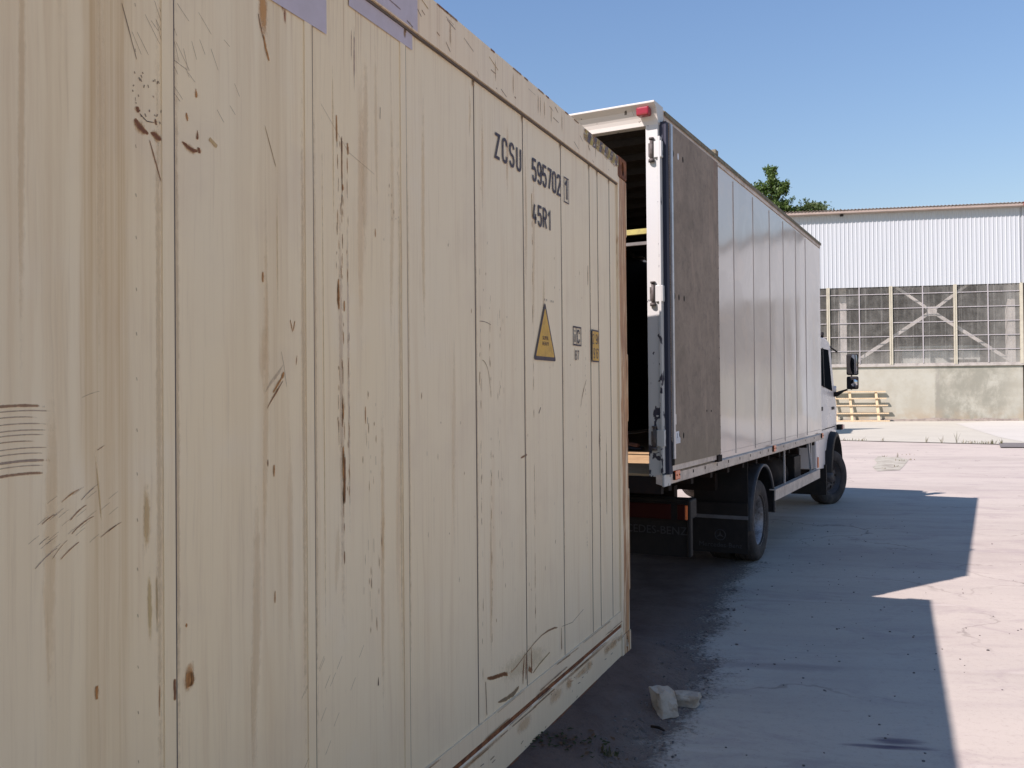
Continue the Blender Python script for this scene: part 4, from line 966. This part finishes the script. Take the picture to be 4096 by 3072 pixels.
for yc, sg in ((CY0, 1), (CY1, -1)):
    def Y(a): return yc + sg*a
    def ins(z): return .02*max(0, (z-1.70)/.7)
    def plate(pts, off, nm, mat, par, t=.003):
        m = MB(); n = len(pts)
        A = [m.V((s, Y(-off+ins(z)), z)) for s, z in pts]; B = [m.V((s, Y(-off+t*3+ins(z)), z)) for s, z in pts]
        m.F(A); m.F(B[::-1])
        for k in range(n): j = (k+1) % n; m.F((A[k], B[k], B[j], A[j]))
        o = m.build(nm, mat, par); fix_normals(o); return o
    dr = plate([(6.86, 1.115), (7.35, 1.115), (7.50, 1.13), (8.28, 1.13), (8.34, 1.20), (8.33, 1.56), (8.22, 1.74), (8.00, 2.30), (6.86, 2.30)], .006, 'cab_door', WPNT, trk)
    plate([(6.96, 1.74), (7.34, 1.71), (7.34, 2.24), (6.96, 2.24)], .0085, 'window', GLASSD, dr)
    plate([(7.40, 1.705), (8.08, 1.645), (7.86, 2.24), (7.40, 2.24)], .0085, 'window', GLASSD, dr)
    plate([(7.34, 1.70), (7.40, 1.695), (7.40, 2.25), (7.34, 2.25)], .011, 'window_divider', BLK, dr)
    plate([(6.855, 1.10), (8.30, 1.115), (8.30, 1.125), (6.855, 1.112)], .0045, 'door_gap', DARK, dr)
    m = MB(); m.box(7.05, 7.17, min(Y(-.022), Y(-.004)), max(Y(-.022), Y(-.004)), 1.375, 1.43); m.build('door_handle', BLK, dr, .006)
    m = MB(); m.box(8.02, 8.24, min(Y(-.012), Y(-.004)), max(Y(-.012), Y(-.004)), 1.372, 1.415); m.build('side_badge', BLK, dr, .002)
    # flared black arch
    m = MB(); m.smooth = True; ring = []
    pts = [(7.40, .50), (7.41, .62)] + [(7.95-.535*cos(radians(a)), .53+.53*sin(radians(a))) for a in range(15, 166, 10)] + [(8.50, .60)]
    pin = [(7.45, .50), (7.48, .62)] + [(7.95-.46*cos(radians(a)), .53+.46*sin(radians(a))) for a in range(15, 166, 10)] + [(8.42, .60)]
    for (a, b), (c, d) in zip(pts, pin):
        ring.append([m.V((a+.04, Y(.01), b)), m.V((a*.8+c*.2+.06, Y(-.07), b*.8+d*.2)), m.V((c+.06, Y(-.085), d)), m.V((c+.04, Y(.16), d))])
    for a, b in zip(ring, ring[1:]):
        for j in range(3): m.F((a[j], b[j], b[j+1], a[j+1]))
    m.build('wheel_arch', BLK, trk)
    m = MB(); m.box(7.30, 7.345, min(Y(-.03), Y(.45)), max(Y(-.03), Y(.45)), .20, .62); m.build('mudflap', BLK, trk)
    m = MB(); m.box(7.345, 8.5, min(Y(.06), Y(.5)), max(Y(.06), Y(.5)), 1.0, 1.04); m.build('wheel_liner', DARK, trk)
    # lamps
    m = MB(); m.box(8.60, 8.80, min(Y(-.055), Y(.02)), max(Y(-.055), Y(.02)), 1.055, 1.135); o = m.build('turn_signal', BLK, trk, .008)
    m = MB(); m.box(8.64, 8.83, min(Y(-.068), Y(-.054)), max(Y(-.068), Y(-.054)), 1.062, 1.128); m.build('amber_lens', RED, o, .004)
    m = MB(); m.hexa([(6.78, Y(-.012), .62), (6.86, Y(-.012), .62), (6.86, Y(.01), .62), (6.78, Y(.01), .62), (6.80, Y(-.012), .76), (6.84, Y(-.012), .76), (6.84, Y(.01), .76), (6.80, Y(.01), .76)]); o = m.build('side_marker', ORG, trk); fix_normals(o)
    # mirrors on an arm
    a = MB(); a.tube([(8.25, Y(-.005), 1.60), (8.24, Y(-.05), 1.60), (8.22, Y(-.14), 1.645), (8.21, Y(-.20), 1.665)], [.045, .035, .016, .014], 10)
    a.tube([(8.21, Y(-.255), 1.66), (8.21, Y(-.26), 1.90)], .01, 8)
    am = a.build('mirror_arm', BLK, trk)
    m = MB(); m.tube([(8.25, Y(-.012), 1.61), (8.25, Y(-.012), 1.72)], .028, 12); m.build('mirror_bracket', WPNT, am)
    MIR = G("mirror_glass", .03, .5, 1.0, (.55, .57, .60)).m
    for z0, z1, cv in ((1.875, 2.188, .012), (1.668, 1.858, .03)):
        m = MB(); ya, yb = Y(-.19), Y(-.355); 
        m.box(8.185, 8.25, min(ya, yb), max(ya, yb), z0, z1); h = m.build('mirror_housing', BLK, am, .025, 4)
        g_ = MB(); g_.smooth = True; N = 10; gr = []
        cy, cz, hy, hz = (ya+yb)/2, (z0+z1)/2, .070, (z1-z0)/2-.014
        for i in range(N+1):
            row = []
            for j in range(N+1):
                u = -1+2*i/N; v = -1+2*j/N; uu = u*math.sqrt(1-v**6*.18); vv = v*math.sqrt(1-u**6*.06)
                row.append(g_.V((8.180 + cv*(u*u+v*v)*.5 + sg*u*-.010*-1, cy+hy*uu, cz+hz*vv)))
            gr.append(row)
        for i in range(N):
            for j in range(N): g_.F((gr[i][j], gr[i+1][j], gr[i+1][j+1], gr[i][j+1]))
        g_.build('mirror_glass', MIR, h)
# windscreen, visor, bumper, grille
mb = MB(); mb.hexa([(8.305, CY0+.10, 1.66), (8.33, CY0+.10, 1.66), (8.33, CY1-.10, 1.66), (8.305, CY1-.10, 1.66), (8.12, CY0+.12, 2.26), (8.15, CY0+.12, 2.26), (8.15, CY1-.12, 2.26), (8.12, CY1-.12, 2.26)]); mb.build('windscreen', GLASSD, trk)
mb = MB(); mb.hexa([(8.05, CY0+.06, 2.30), (8.33, CY0+.06, 2.27), (8.33, CY1-.06, 2.27), (8.05, CY1-.06, 2.30), (8.05, CY0+.06, 2.335), (8.33, CY0+.06, 2.30), (8.33, CY1-.06, 2.30), (8.05, CY1-.06, 2.335)]); mb.build('sun_visor', WPNT, trk, .006)
mb = MB(); mb.tube([(8.15, .26, 2.38), (8.2, .16, 2.30), (8.2, .06, 2.22)], .012, 8); mb.build('ramp_mirror_arm', BLK, trk)
MB().tube([(7.6, .24, 2.395), (7.5, .30, 2.56), (7.45, .33, 2.68)], .016, 8).build('air_intake', BLK, trk)
mb = MB(); mb.tube([(7.9, .25, 2.40), (7.9, .235, 2.44)], .03, 10); mb.tube([(7.9, .235, 2.44), (7.92, .22, 2.50)], [.035, .02], 10); mb.build('roof_aerial', BLK, trk)
mb = MB(); mb.box(8.92, 9.07, CY0+.05, CY1-.05, .42, .66); mb.build('front_bumper', BLK, trk, .02)
mb = MB(); mb.box(8.99, 9.015, CY0+.45, CY1-.45, .75, 1.18); mb.build('grille', BLK, trk, .004)
for y in (CY0+.25, CY1-.25):
    mb = MB(); mb.tube([(8.97, y, .95), (9.015, y, .95)], .10, 20); mb.build('headlight', G("headlight_glass", .08, .6, color=(.5, .5, .5)).m, trk)

# things inside the cargo box
YB = grubby("yellow_bar_paint", (.42, .37, .10), (.25, .2, .08), .6, .4, 10)
mb = MB(); mb.box(.28, .31, .04, BW-.04, 2.775, 2.812); o = mb.build('load_bar', YB, None); o.matrix_world = trk.matrix_basis
tag(o, 'yellow load bar set across the open cargo box', 'load bar')
mb = MB(); mb.box(.295, .325, .04, BW-.04, 2.70, 2.722); o = mb.build('load_bar', grubby("grey_bar_paint", (.16, .15, .13)), None); o.matrix_world = trk.matrix_basis
tag(o, 'thin grey bar just below the yellow load bar', 'load bar')
# a person standing just inside, only an ankle and shoe show
TM = Matrix.Translation(TO) @ Matrix.Rotation(pi/2-TA, 4, 'Z')
def person():
    V = []; E_ = []; Rr = []
    def add(p, r_, par=None):
        V.append(p); Rr.append(r_); 
        if par is not None: E_.append((par, len(V)-1))
        return len(V)-1
    bx, by, bz = 2.35, 1.46, 1.10
    pel = add((bx, by, bz+.95), (.15, .13)); ch = add((bx, by, bz+1.20), (.14, .12), pel); sh = add((bx, by, bz+1.42), (.15, .11), ch)
    nk = add((bx-.01, by, bz+1.52), (.055, .055), sh); hd = add((bx-.03, by, bz+1.62), (.085, .09), nk); add((bx-.03, by, bz+1.74), (.075, .085), hd)
    for sg in (-1, 1):
        a = add((bx, by+sg*.19, bz+1.40), (.06, .06), sh); e = add((bx+.02, by+sg*.25, bz+1.14), (.042, .042), a); wr = add((bx-.12, by+sg*.24, bz+.93), (.028, .028), e)
        hd_ = add((bx-.17, by+sg*.235, bz+.89), (.035, .022), wr)
        for q in range(4): add((bx-.235+.008*q*q, by+sg*(.205+.02*q), bz+.86), (.009, .009), hd_)
        add((bx-.18, by+sg*.19, bz+.86), (.010, .010), hd_)
        hp = add((bx, by+sg*.10, bz+.86), (.095, .095), pel); kn = add((bx-.03, by+sg*.16, bz+.48), (.062, .062), hp)
        y1 = by+sg*.13-(.17 if sg < 0 else 0)
        an = add((bx, y1, bz+.10), (.040, .045), kn); hl = add((bx+.02, y1, bz+.045), (.042, .042), an)
        add((bx-.03, y1-.16, bz+.035), (.034, .034), hl)
    me = bpy.data.meshes.new('person'); me.from_pydata(V, E_, []); o = bpy.data.objects.new('person', me); COL.objects.link(o); o.matrix_world = TM
    o.modifiers.new('skin', 'SKIN'); 
    for i, r_ in enumerate(Rr): me.skin_vertices[0].data[i].radius = r_
    me.skin_vertices[0].data[0].use_root = True
    sb = o.modifiers.new('sub', 'SUBSURF'); sb.levels = 2; sb.render_levels = 2
    SK = grubby("skin_and_shorts", (.30, .14, .09), (.24, .11, .07), .6, .3, 8); me.materials.append(SK)
    tag(o, 'person standing inside the dark cargo box, ankle and shoe showing', 'person')
    CL = grubby("dark_cloth", (.03, .03, .04), None, .85)
    m = MB(); m.smooth = True
    M0 = Matrix.Translation((bx, by, bz))
    def ell(cx_, cy_, z0, z1, rs):
        rg = []; n = 20
        for k, (rx, ry) in enumerate(rs):
            z = z0+(z1-z0)*k/(len(rs)-1); rg.append([m.V((bx+cx_+rx*cos(2*pi*j/n), by+cy_+ry*sin(2*pi*j/n), bz+z)) for j in range(n)])
        for a, b in zip(rg, rg[1:]):
            for j in range(n): m.F((a[j], a[(j+1) % n], b[(j+1) % n], b[j]))
    ell(0, 0, .82, 1.46, [(.165, .20), (.17, .205), (.165, .19), (.17, .20), (.15, .20), (.09, .12)])
    m.build('shirt', CL, o)
    m = MB(); m.smooth = True
    for sg in (-1, 1): ell(-.01, sg*.105, .42, .90, [(.085, .085), (.09, .09), (.11, .10), (.15, .11)])
    m.build('shorts', CL, o)
    for sg in (-1, 1):
        m = MB(); m.smooth = True; y0 = by+sg*.13-(.17 if sg < 0 else 0)
        ring = []
        for k in range(9):
            t = k/8; yy = y0+.06-.26*t; hw = .045*(1-.35*abs(2*t-.9)**2); hgt = .075-.04*t
            ring.append([m.V((bx-.03*t-hw, yy, bz+.002)), m.V((bx-.03*t-hw, yy, bz+hgt*.6)), m.V((bx-.03*t, yy, bz+hgt)), m.V((bx-.03*t+hw, yy, bz+hgt*.6)), m.V((bx-.03*t+hw, yy, bz+.002))])
        for a, b in zip(ring, ring[1:]):
            for j in range(5): m.F((a[j], b[j], b[(j+1) % 5], a[(j+1) % 5]))
        m.smooth = False; m.F(ring[0]); m.F(ring[-1][::-1])
        m.build('shoe', grubby("shoe_leather", (.02, .02, .025), None, .3), o)
    m = MB(); m.smooth = True
    rg = []
    for k in range(7):
        t = k/6; a = pi/2*t; rg.append([m.V((bx-.03+.10*cos(a)*cos(2*pi*j/16)+.01, by+.095*cos(a)*sin(2*pi*j/16), bz+1.66+.12*sin(a))) for j in range(16)])
    for a, b in zip(rg, rg[1:]):
        for j in range(16): m.F((a[j], a[(j+1) % 16], b[(j+1) % 16], b[j]))
    m.build('hair', CL, o)
person()

# ================================================================ THE HANGAR
HO = (24.955, 46.39, 0); HR = math.atan2(-.1809, .98349)
hg = empty('hangar', HO, HR, 'large industrial hangar with white corrugated cladding over a glazed strip and concrete wall', 'hangar')
UL, UR = -34., 1.36
def wall_mat():
    g = G("stained_render_wall", .9, .2); c = g.coord(); x, y, z = g.sep(c)
    n = g.noise(c, .7, 6, .65, .1); f = g.noise(c, 4, 6, .7, .1); k = g.noise(g.scl(c, (1.0, 1, .7)), 1, 7, .72, .15)
    col = g.mix(g.step(n, .35, .65), (.39, .39, .32), (.34, .33, .26))
    col = g.mix(g.mul(g.step(f, .5, .75), .3), col, (.28, .27, .215))
    m_ = g.mul(g.step(g.add(x, g.mul(f, .25)), -2.85, -2.72), g.step(x, 1.3, -.2, .25, 1.))
    col = g.mix(g.mul(m_, g.step(g.add(k, g.mul(n, .3)), .45, .75)), col, (.24, .24, .19))
    col = g.mix(g.mul(g.band(x, -2.78, .06, .05), g.mul(g.step(f, .35, .6), .5)), col, (.25, .235, .2))
    col = g.mix(g.mul(g.step(z, .9, .1), g.mul(g.step(n, .4, .6), .45)), col, (.36, .27, .17))
    g.col(col); g.bump(f, .3, .02); return g.m
WALL = wall_mat()
mb = MB(); mb.box(UL, UR-.02, 0, .3, 0, 2.86); mb.build('concrete_wall', WALL, hg)
mb = MB(); n = 70
top = []; 
for k in range(n+1):
    x = UL + (UR-.3-UL)*k/n; d = .10+.05*nz(x, 3, 1.2); top.append((x, d))
for (x, d), (x2, d2) in zip(top, top[1:]): mb.hexa([(x, -d*2, 0), (x2, -d2*2, 0), (x2, 0, 0), (x, 0, 0), (x, -d*.6, d*1.1), (x2, -d2*.6, d2*1.1), (x2, 0, d2*1.3), (x, 0, d*1.3)])
mb.build('wall_footing', grubby("crumbled_footing", (.24, .21, .17), (.13, .11, .09), .95, .5, 5), hg)
SILLM = grubby("sill_metal", (.40, .38, .33), (.25, .23, .2), .7, .4, 3)
mb = MB(); mb.box(UL, UR, -.09, .30, 2.885, 2.97); mb.box(UL, UR, -.04, .2, 2.86, 2.885); mb.box(UL, UR, -.03, .1, 2.97, 3.05); mb.build('window_sill', SILLM, hg)
# corrugated cladding
CLAD = G("white_cladding", .45, .4); cc = CLAD.coord(); nn_ = CLAD.noise(cc, .5, 4, .6); fx = CLAD.noise(CLAD.scl(cc, (8, 8, .3)), 1, 4, .6)
CLAD.col(CLAD.mix(CLAD.mul(CLAD.step(fx, .45, .8), .4), (.42, .455, .455), (.37, .39, .39))); CLAD = CLAD.m
mb = MB(); pitch = .2095; u = UL; prof = []
while u < UR+.02:
    prof += [(u, -.035), (u+.028, -.062), (u+.058, -.062), (u+.086, -.035)]; u += pitch
P = []
for (x, y) in prof: P.append((mb.V((x, y, 7.10)), mb.V((x, y, 11.02))))
for a, b in zip(P, P[1:]): mb.F((a[0], b[0], b[1], a[1]))
mb.box(UL, UR, .0, .04, 7.15, 11.0)
mb.build('cladding', CLAD, hg)
mb = MB(); P = []
RFM = grubby("weathered_roof_sheet", (.30, .25, .20), (.20, .17, .13), .9, .5, 2)
u = UL-.3
while u < 30.6:
    for k in range(6): a = 2*pi*k/6; P.append((u+k*.177/6, .025*sin(a)))
    u += .177
idx = []
for (x, h) in P: idx.append((mb.V((x, -.42, 11.20+h)), mb.V((x, 12, 12.3+h)), mb.V((x, 24.4, 11.2+h)), mb.V((x, -.42, 11.185+h*.9)), ))
for a, b in zip(idx, idx[1:]): mb.F((a[0], b[0], b[1], a[1])); mb.F((a[1], b[1], b[2], a[2])); mb.F((a[3], b[3], b[0], a[0]))
mb.build('roof', RFM, hg)
FAS = grubby("brown_fascia", (.34, .28, .23), (.27, .21, .17), .8, .3, 2)
mb = MB(); mb.box(UL, UR+.3, -.38, -.34, 11.03, 11.165); mb.box(UL, UR+.3, -.36, .02, 11.0, 11.03); mb.build('fascia', FAS, hg)
MB().box(UR-.02, UR+.32, -.45, -.30, 11.02, 11.2).build('gutter_end', grubby("rust_red", (.25, .06, .05)), hg)
mb = MB(); mb.box(-7.55, -7.40, -.30, -.10, 10.9, 10.98); mb.build('soffit_bracket', CHAS, hg)
# window posts, bars, panes
YP = grubby("pale_yellow_steel", (.47, .45, .34), (.36, .34, .26), .6, .4, 3)
BAR = grubby("pale_glazing_bar", (.34, .33, .32), (.36, .34, .32), .7, .3, 3)
posts = [1.27 - 3.155*k for k in range(0, 12)]
for i, c in enumerate(posts):
    if i == 0: continue
    m = MB(); m.box(c-.075, c-.02, -.10, .02, 2.975, 7.12); m.box(c+.02, c+.075, -.10, .02, 2.975, 7.12); m.box(c-.02, c+.02, -.07, .02, 2.975, 7.12); m.build('window_post', YP, hg)
MB().box(1.22, 1.355, -.10, .02, 2.975, 7.12).build('window_post', YP, hg)
def glass_mat():
    g = G("grimy_glass", .18, .5); c = g.coord(); x, y, z = g.sep(c)
    n = g.noise(c, 1.0, 6, .7, .5); st = g.noise(g.scl(c, (5, 1, .5)), 1, 5, .65)
    out = g.nt.nodes['Material Output']; tr = g.n('ShaderNodeBsdfTransparent'); mx = g.n('ShaderNodeMixShader')
    tr.inputs[0].default_value = (.80, .79, .77, 1)
    g.col((.42, .42, .37))
    pc = g.math('FRACT', g.mul(x, 1.27))
    edge = g.step(g.math('ABSOLUTE', g.add(pc, -.5)), .44, .5)
    low = g.step(z, 4.3, 2.9)
    f = g.add(g.add(g.mul(g.step(n, .35, .75), .16), g.mul(g.step(st, .45, .75), .12)), g.add(g.mul(low, .18), g.mul(edge, .10)))
    f = g.add(f, .13); f = g.add(f, g.mul(g.step(x, -1.2, 1.3), .16))
    g.put(mx.inputs[0], f); g.nt.links.new(tr.outputs[0], mx.inputs[1]); g.nt.links.new(g.b.outputs[0], mx.inputs[2]); g.nt.links.new(mx.outputs[0], out.inputs[0])
    return g.m
GLS = glass_mat()
for i in range(len(posts)-1):
    a, b = posts[i+1]+.078, posts[i]-.078
    if i == 0: b = 1.215
    m = MB(); mid = (a+b)/2
    for h in (3.73, 4.47, 5.20, 5.95, 6.71):
        hz = h + .0  ; m.box(a, mid-.026, -.045, -.015, hz-.02, hz+.02); m.box(mid+.026, b, -.045, -.015, hz-.02, hz+.02)
        q = a+.3
        while q < b: m.box(q-.015, q+.015, -.052, -.04, hz-.03, hz+.03); q += .62
    m.box(mid-.025, mid+.025, -.055, -.015, 3.05, 7.10)
    w_ = m.build('window', BAR, hg)
    m = MB(); m.v = [(a, -.008, 3.05), (b, -.008, 3.05), (b, -.008, 7.12), (a, -.008, 7.12)]; m.F((0, 1, 2, 3)); m.build('pane', GLS, w_)
# braces behind the glass
BR = grubby("grey_steel_brace", (.64, .62, .58), (.28, .27, .25), .7, .3, 3)
mb = MB(); cx, cz = -2.95, 5.78
for (x, z) in ((-4.95, 7.3), (-.95, 7.3), (-6.95, 3.05), (.95, 3.05)):
    mb.bar((cx, .30, cz), (x, .30, z), .17 if z < 5 else .14, .10, (0, 1, 0))
mb.box(cx-.24, cx+.24, .22, .27, cz-.24, cz+.24)
for c in (-7.35, -26.3, 1.0): mb.box(c-.18, c+.18, .5, .9, 0, 11)
mb.build('steel_brace', BR, hg)
# shell of the building
INW = grubby("inner_brown_wall", (.17, .13, .11), (.11, .085, .075), .9, .5, .8)
mb = MB(); mb.box(UL, 30, 23.6, 23.9, 0, 11.1); mb.box(UL-.3, UL, 0, 23.9, 0, 11.1); mb.box(30, 30.3, 0, 23.9, 0, 11.1); mb.build('back_wall', INW, hg)
mb = MB()
for k in range(9):
    for z0 in (.0,): mb.box(UL+4*k, UL+4*k+.3, 23.2, 23.58, 0, 11)
for z0 in (4.2, 6.0, 8.0): mb.box(UL, 8, 23.1, 23.3, z0, z0+.25)
mb.box(-12, 6, 12.0, 12.3, 5.1, 5.45); mb.box(-12, 6, 14.0, 14.2, 4.4, 4.55)
mb.build('inner_frame', grubby('inner_grey_steel', (.30, .28, .25)), hg)
# gate bay to the right of the wall
mb = MB(); P = []; u = UR+.06
while u < 6.9:
    for k in range(4): P.append((u + (.0, .03, .10, .13)[k], (-.0, -.03, -.03, 0)[k]))
    u += .2
for (x, y) in P: pass
idx = [(mb.V((x, y-.02, .05)), mb.V((x, y-.02, 7.1))) for x, y in P]
for a, b in zip(idx, idx[1:]): mb.F((a[0], b[0], b[1], a[1]))
mb.build('gate', CLAD, hg)
MB().box(UR-.01, UR+.05, -.08, .2, 0, 7.1).build('gate_frame', CHAS, hg)
MB().box(7.0, 30.2, 0, .3, 0, 2.86).build('concrete_wall', WALL, hg); MB().box(7.0, 30.2, -.09, .3, 2.87, 3.05).build('window_sill', SILLM, hg)
for k in range(7):
    a, b = 7.0+3.3*k, 7.0+3.3*(k+1); m = MB()
    for h in (3.73, 4.47, 5.20, 5.95, 6.71): m.box(a+.08, b-.08, -.045, -.015, h-.02, h+.02)
    w_ = m.build('window', BAR, hg); m = MB(); m.v = [(a, -.008, 3.05), (b, -.008, 3.05), (b, -.008, 7.12), (a, -.008, 7.12)]; m.F((0, 1, 2, 3)); m.build('pane', GLS, w_)
    MB().box(a-.075, a+.075, -.10, .02, 3.05, 7.12).build('window_post', YP, hg)
mb = MB(); P = []; u = UR
while u < 30.3:
    P += [(u, -.035), (u+.028, -.062), (u+.058, -.062), (u+.086, -.035)]; u += pitch
idx = [(mb.V((x, y, 7.1)), mb.V((x, y, 11.0))) for x, y in P]
for a, b in zip(idx, idx[1:]): mb.F((a[0], b[0], b[1], a[1]))
mb.build('gate_cladding', CLAD, hg)
HM = Matrix.Translation(HO) @ Matrix.Rotation(HR, 4, 'Z')
# pale cabin standing inside
mb = MB(); mb.box(-3.9, .1, 2.6, 6.0, 0, 3.95); mb.cur = 1; mb.box(-1.4, -.1, 2.54, 2.59, 3.02, 3.3); mb.cur = 0; mb.box(-4.1, .3, 2.4, 6.2, 3.95, 4.05)
cab_ = mb.build('site_cabin', [grubby("pale_green_cabin", (.62, .66, .60), (.36, .4, .37), .7, .3, 2), CHAS]); cab_.matrix_world = HM
tag(cab_, 'pale green cabin inside the hangar behind the grimy glass', 'cabin')
# leaning pallet rack
PINE = grubby("fresh_pine", (.60, .47, .29), (.46, .33, .19), .7, .35, 5)
pr = empty('pallet_frame', HM @ Vector((-7.0, -.6, 0)), HR, 'large pine slatted pallet leaning on the concrete wall beyond the truck', 'pallet')
lean = lambda z: .42*z/1.57        # moves toward the wall with height
for z, u1 in ((.05, 1.72), (.44, 1.70), (.85, 1.68), (1.22, 1.63), (1.58, 1.61)):
    m = MB(); m.box(-1.3, u1, lean(z)-.03, lean(z)+.09, z-.033, z+.033)
    o = m.build('slat', PINE, pr)
    m = MB(); q = -1.25
    while q < u1-.05: m.box(q, q+.012, lean(z)-.033, lean(z)-.029, z+.004*sin(q*40), z+.014+.004*sin(q*40)); q += .105
    m.build('nail_row', CHAS, o)
for u_ in (-.9, -.12, 1.20):
    m = MB(); m.bar((u_+.0, .10, .0), (u_-.06, lean(1.6)+.06, 1.58), .12, .045, (0, 1, 0)); m.build('stringer', PINE, pr)


# unseen shed added behind the truck, shaped to cast the shadow beyond its cab
SHZ = 5.0; ox, oy = -.833*SHZ/math.tan(radians(SUN_EL)), -.5534*SHZ/math.tan(radians(SUN_EL))
shp = [(16.05, 38.6), (14.07, 37.2), (12.83, 34.2), (9.0, 33.0), (8.4, 38.9)]
mb = MB(); mb.prism([(x+ox, y+oy) for x, y in shp], 'z', SHZ, SHZ+.08)
sh = empty('shadow_shelter', (shp[3][0]+ox, shp[3][1]+oy, 0), 0, 'unseen flat-roofed shelter added behind the truck to cast a ground shadow', 'shelter')
o = mb.build('roof', RFM, sh); o.location = -Vector(sh.location)
mb = MB()
for x, y in (shp[2], shp[3], shp[4]): mb.box(x+ox+.1, x+ox+.2, y+oy+.1 if y < 36 else y+oy-.3, y+oy+.2 if y < 36 else y+oy-.2, 0, SHZ)
o = mb.build('post', CHAS, sh); o.location = -Vector(sh.location)

# ================================================================ TREES
def bark(): return grubby("bark", (.10, .075, .055), None, .9)
BARK = bark()
def leaf_mat(name, a, b):
    g = G(name, .5, .35); o = g.n('ShaderNodeObjectInfo'); c = g.coord(); n = g.noise(c, .9, 3, .6); n2 = g.noise(c, 9, 2, .6)
    g.col(g.mix(g.step(g.add(n, g.mul(n2, .5)), .45, 1.0), a, b))
    tl = g.n('ShaderNodeBsdfTranslucent'); tl.inputs[0].default_value = (b[0]*1.4, b[1]*1.5, b[2], 1)
    mx = g.n('ShaderNodeMixShader'); mx.inputs[0].default_value = .3; out = g.nt.nodes['Material Output']
    g.nt.links.new(g.b.outputs[0], mx.inputs[1]); g.nt.links.new(tl.outputs[0], mx.inputs[2]); g.nt.links.new(mx.outputs[0], out.inputs[0])
    return g.m
L1 = leaf_mat("poplar_leaf", (.035, .075, .02), (.11, .17, .045)); L2 = leaf_mat("acacia_leaf", (.04, .075, .025), (.10, .14, .05))
def tree(name, label, base, H_, clusters, leaf, mat, seed, per=260):
    rnd = random.Random(seed); o = empty(name, base, 0, label, 'tree', 'trees behind the hangar')
    t = MB(); t.tube([(0, 0, 0), (.15, 0, H_*.35), (-.1, .1, H_*.7), (0, 0, H_*.97)], [.32, .24, .13, .03], 10)
    for (x, y, z, rx, rz) in clusters:
        z0 = max(H_*.3, z-2.2); t.tube([(0, 0, z0), (x*.5, y*.5, (z0+z)/2), (x, y, z)], [.09, .05, .02], 6)
    t.build('trunk', BARK, o)
    m = MB()
    for (x, y, z, rx, rz) in clusters:
        for k in range(int(per*rx*rz*1.6)+40):
            # shoots: point in ellipsoid, biased to the shell, plus a few upright sprigs
            while True:
                p = Vector((rnd.uniform(-1, 1), rnd.uniform(-1, 1), rnd.uniform(-1, 1)))
                if p.length < 1: break
            q = p*(.55+.45*rnd.random()); c = Vector((x+q.x*rx, y+q.y*rx, z+q.z*rz))
            if noise.noise(c*1.1+Vector((seed, 0, 0))) < -.22: continue
            for l in range(3):
                cc_ = c + Vector((rnd.gauss(0, .10), rnd.gauss(0, .10), rnd.gauss(0, .12)))
                a = Vector((rnd.gauss(0, 1), rnd.gauss(0, 1), rnd.gauss(0, 1))).normalized(); b = a.cross(Vector((rnd.gauss(0, 1), rnd.gauss(0, 1), rnd.gauss(0, 1)))).normalized()
                s = leaf*rnd.uniform(.6, 1.3); i = [m.V(cc_+a*s), m.V(cc_+b*s*.55), m.V(cc_-a*s), m.V(cc_-b*s*.55)]; m.F(i)
        for k in range(6):
            a = rnd.uniform(0, 2*pi); s0 = Vector((x+cos(a)*rx*.7, y+sin(a)*rx*.7, z+rz*.4)); d = Vector((cos(a)*.4+rnd.gauss(0, .15), sin(a)*.4, 1.0)).normalized(); L = rnd.uniform(.4, .8)*rx
            for l in range(30):
                c = s0+d*L*rnd.random()+Vector((rnd.gauss(0, .07), rnd.gauss(0, .07), rnd.gauss(0, .05)))
                aa = Vector((rnd.gauss(0, 1), rnd.gauss(0, 1), rnd.gauss(0, 1))).normalized(); b = aa.cross(d).normalized() if aa.cross(d).length > .1 else aa
                s = leaf*rnd.uniform(.6, 1.1); m.F([m.V(c+aa*s), m.V(c+b*s*.5), m.V(c-aa*s), m.V(c-b*s*.5)])
    m.build('crown', mat, o)
tree('poplar_tree', 'upright bright green tree rising behind the truck box and hangar roof', (22.6, 77.5, 0), 21.6,
     [(-.1, 0, 20.3, .55, .9), (-.9, .2, 18.9, .95, .9), (.5, 0, 19.0, .85, .9), (1.1, .2, 19.2, .45, .6), (-.3, .3, 17.4, 1.5, 1.2), (1.2, .2, 17.4, 1.0, .9), (-1.4, 0, 17.8, .8, .8), (.2, 0, 15.6, 2.3, 1.6), (0, 0, 13.4, 2.6, 1.8), (2.6, 0, 16.5, .8, .5), (2.0, 0, 14.8, 1.6, 1.2)], .14, L1, 3)
tree('acacia_tree', 'low bushy feathery tree just left of the hangar roof end', (26.6, 78.5, 0), 17.6,
     [(-1.3, 0, 17.2, 1.3, .65), (0, 0, 17.5, 1.2, .65), (.9, .3, 16.9, 1.2, .6), (1.8, .2, 16.3, 1.0, .5), (0, 0, 15.6, 2.6, 1.2), (-1.6, .2, 15.6, 1.6, 1.1), (0, 0, 13.6, 3.2, 1.5)], .13, L2, 8, 420)
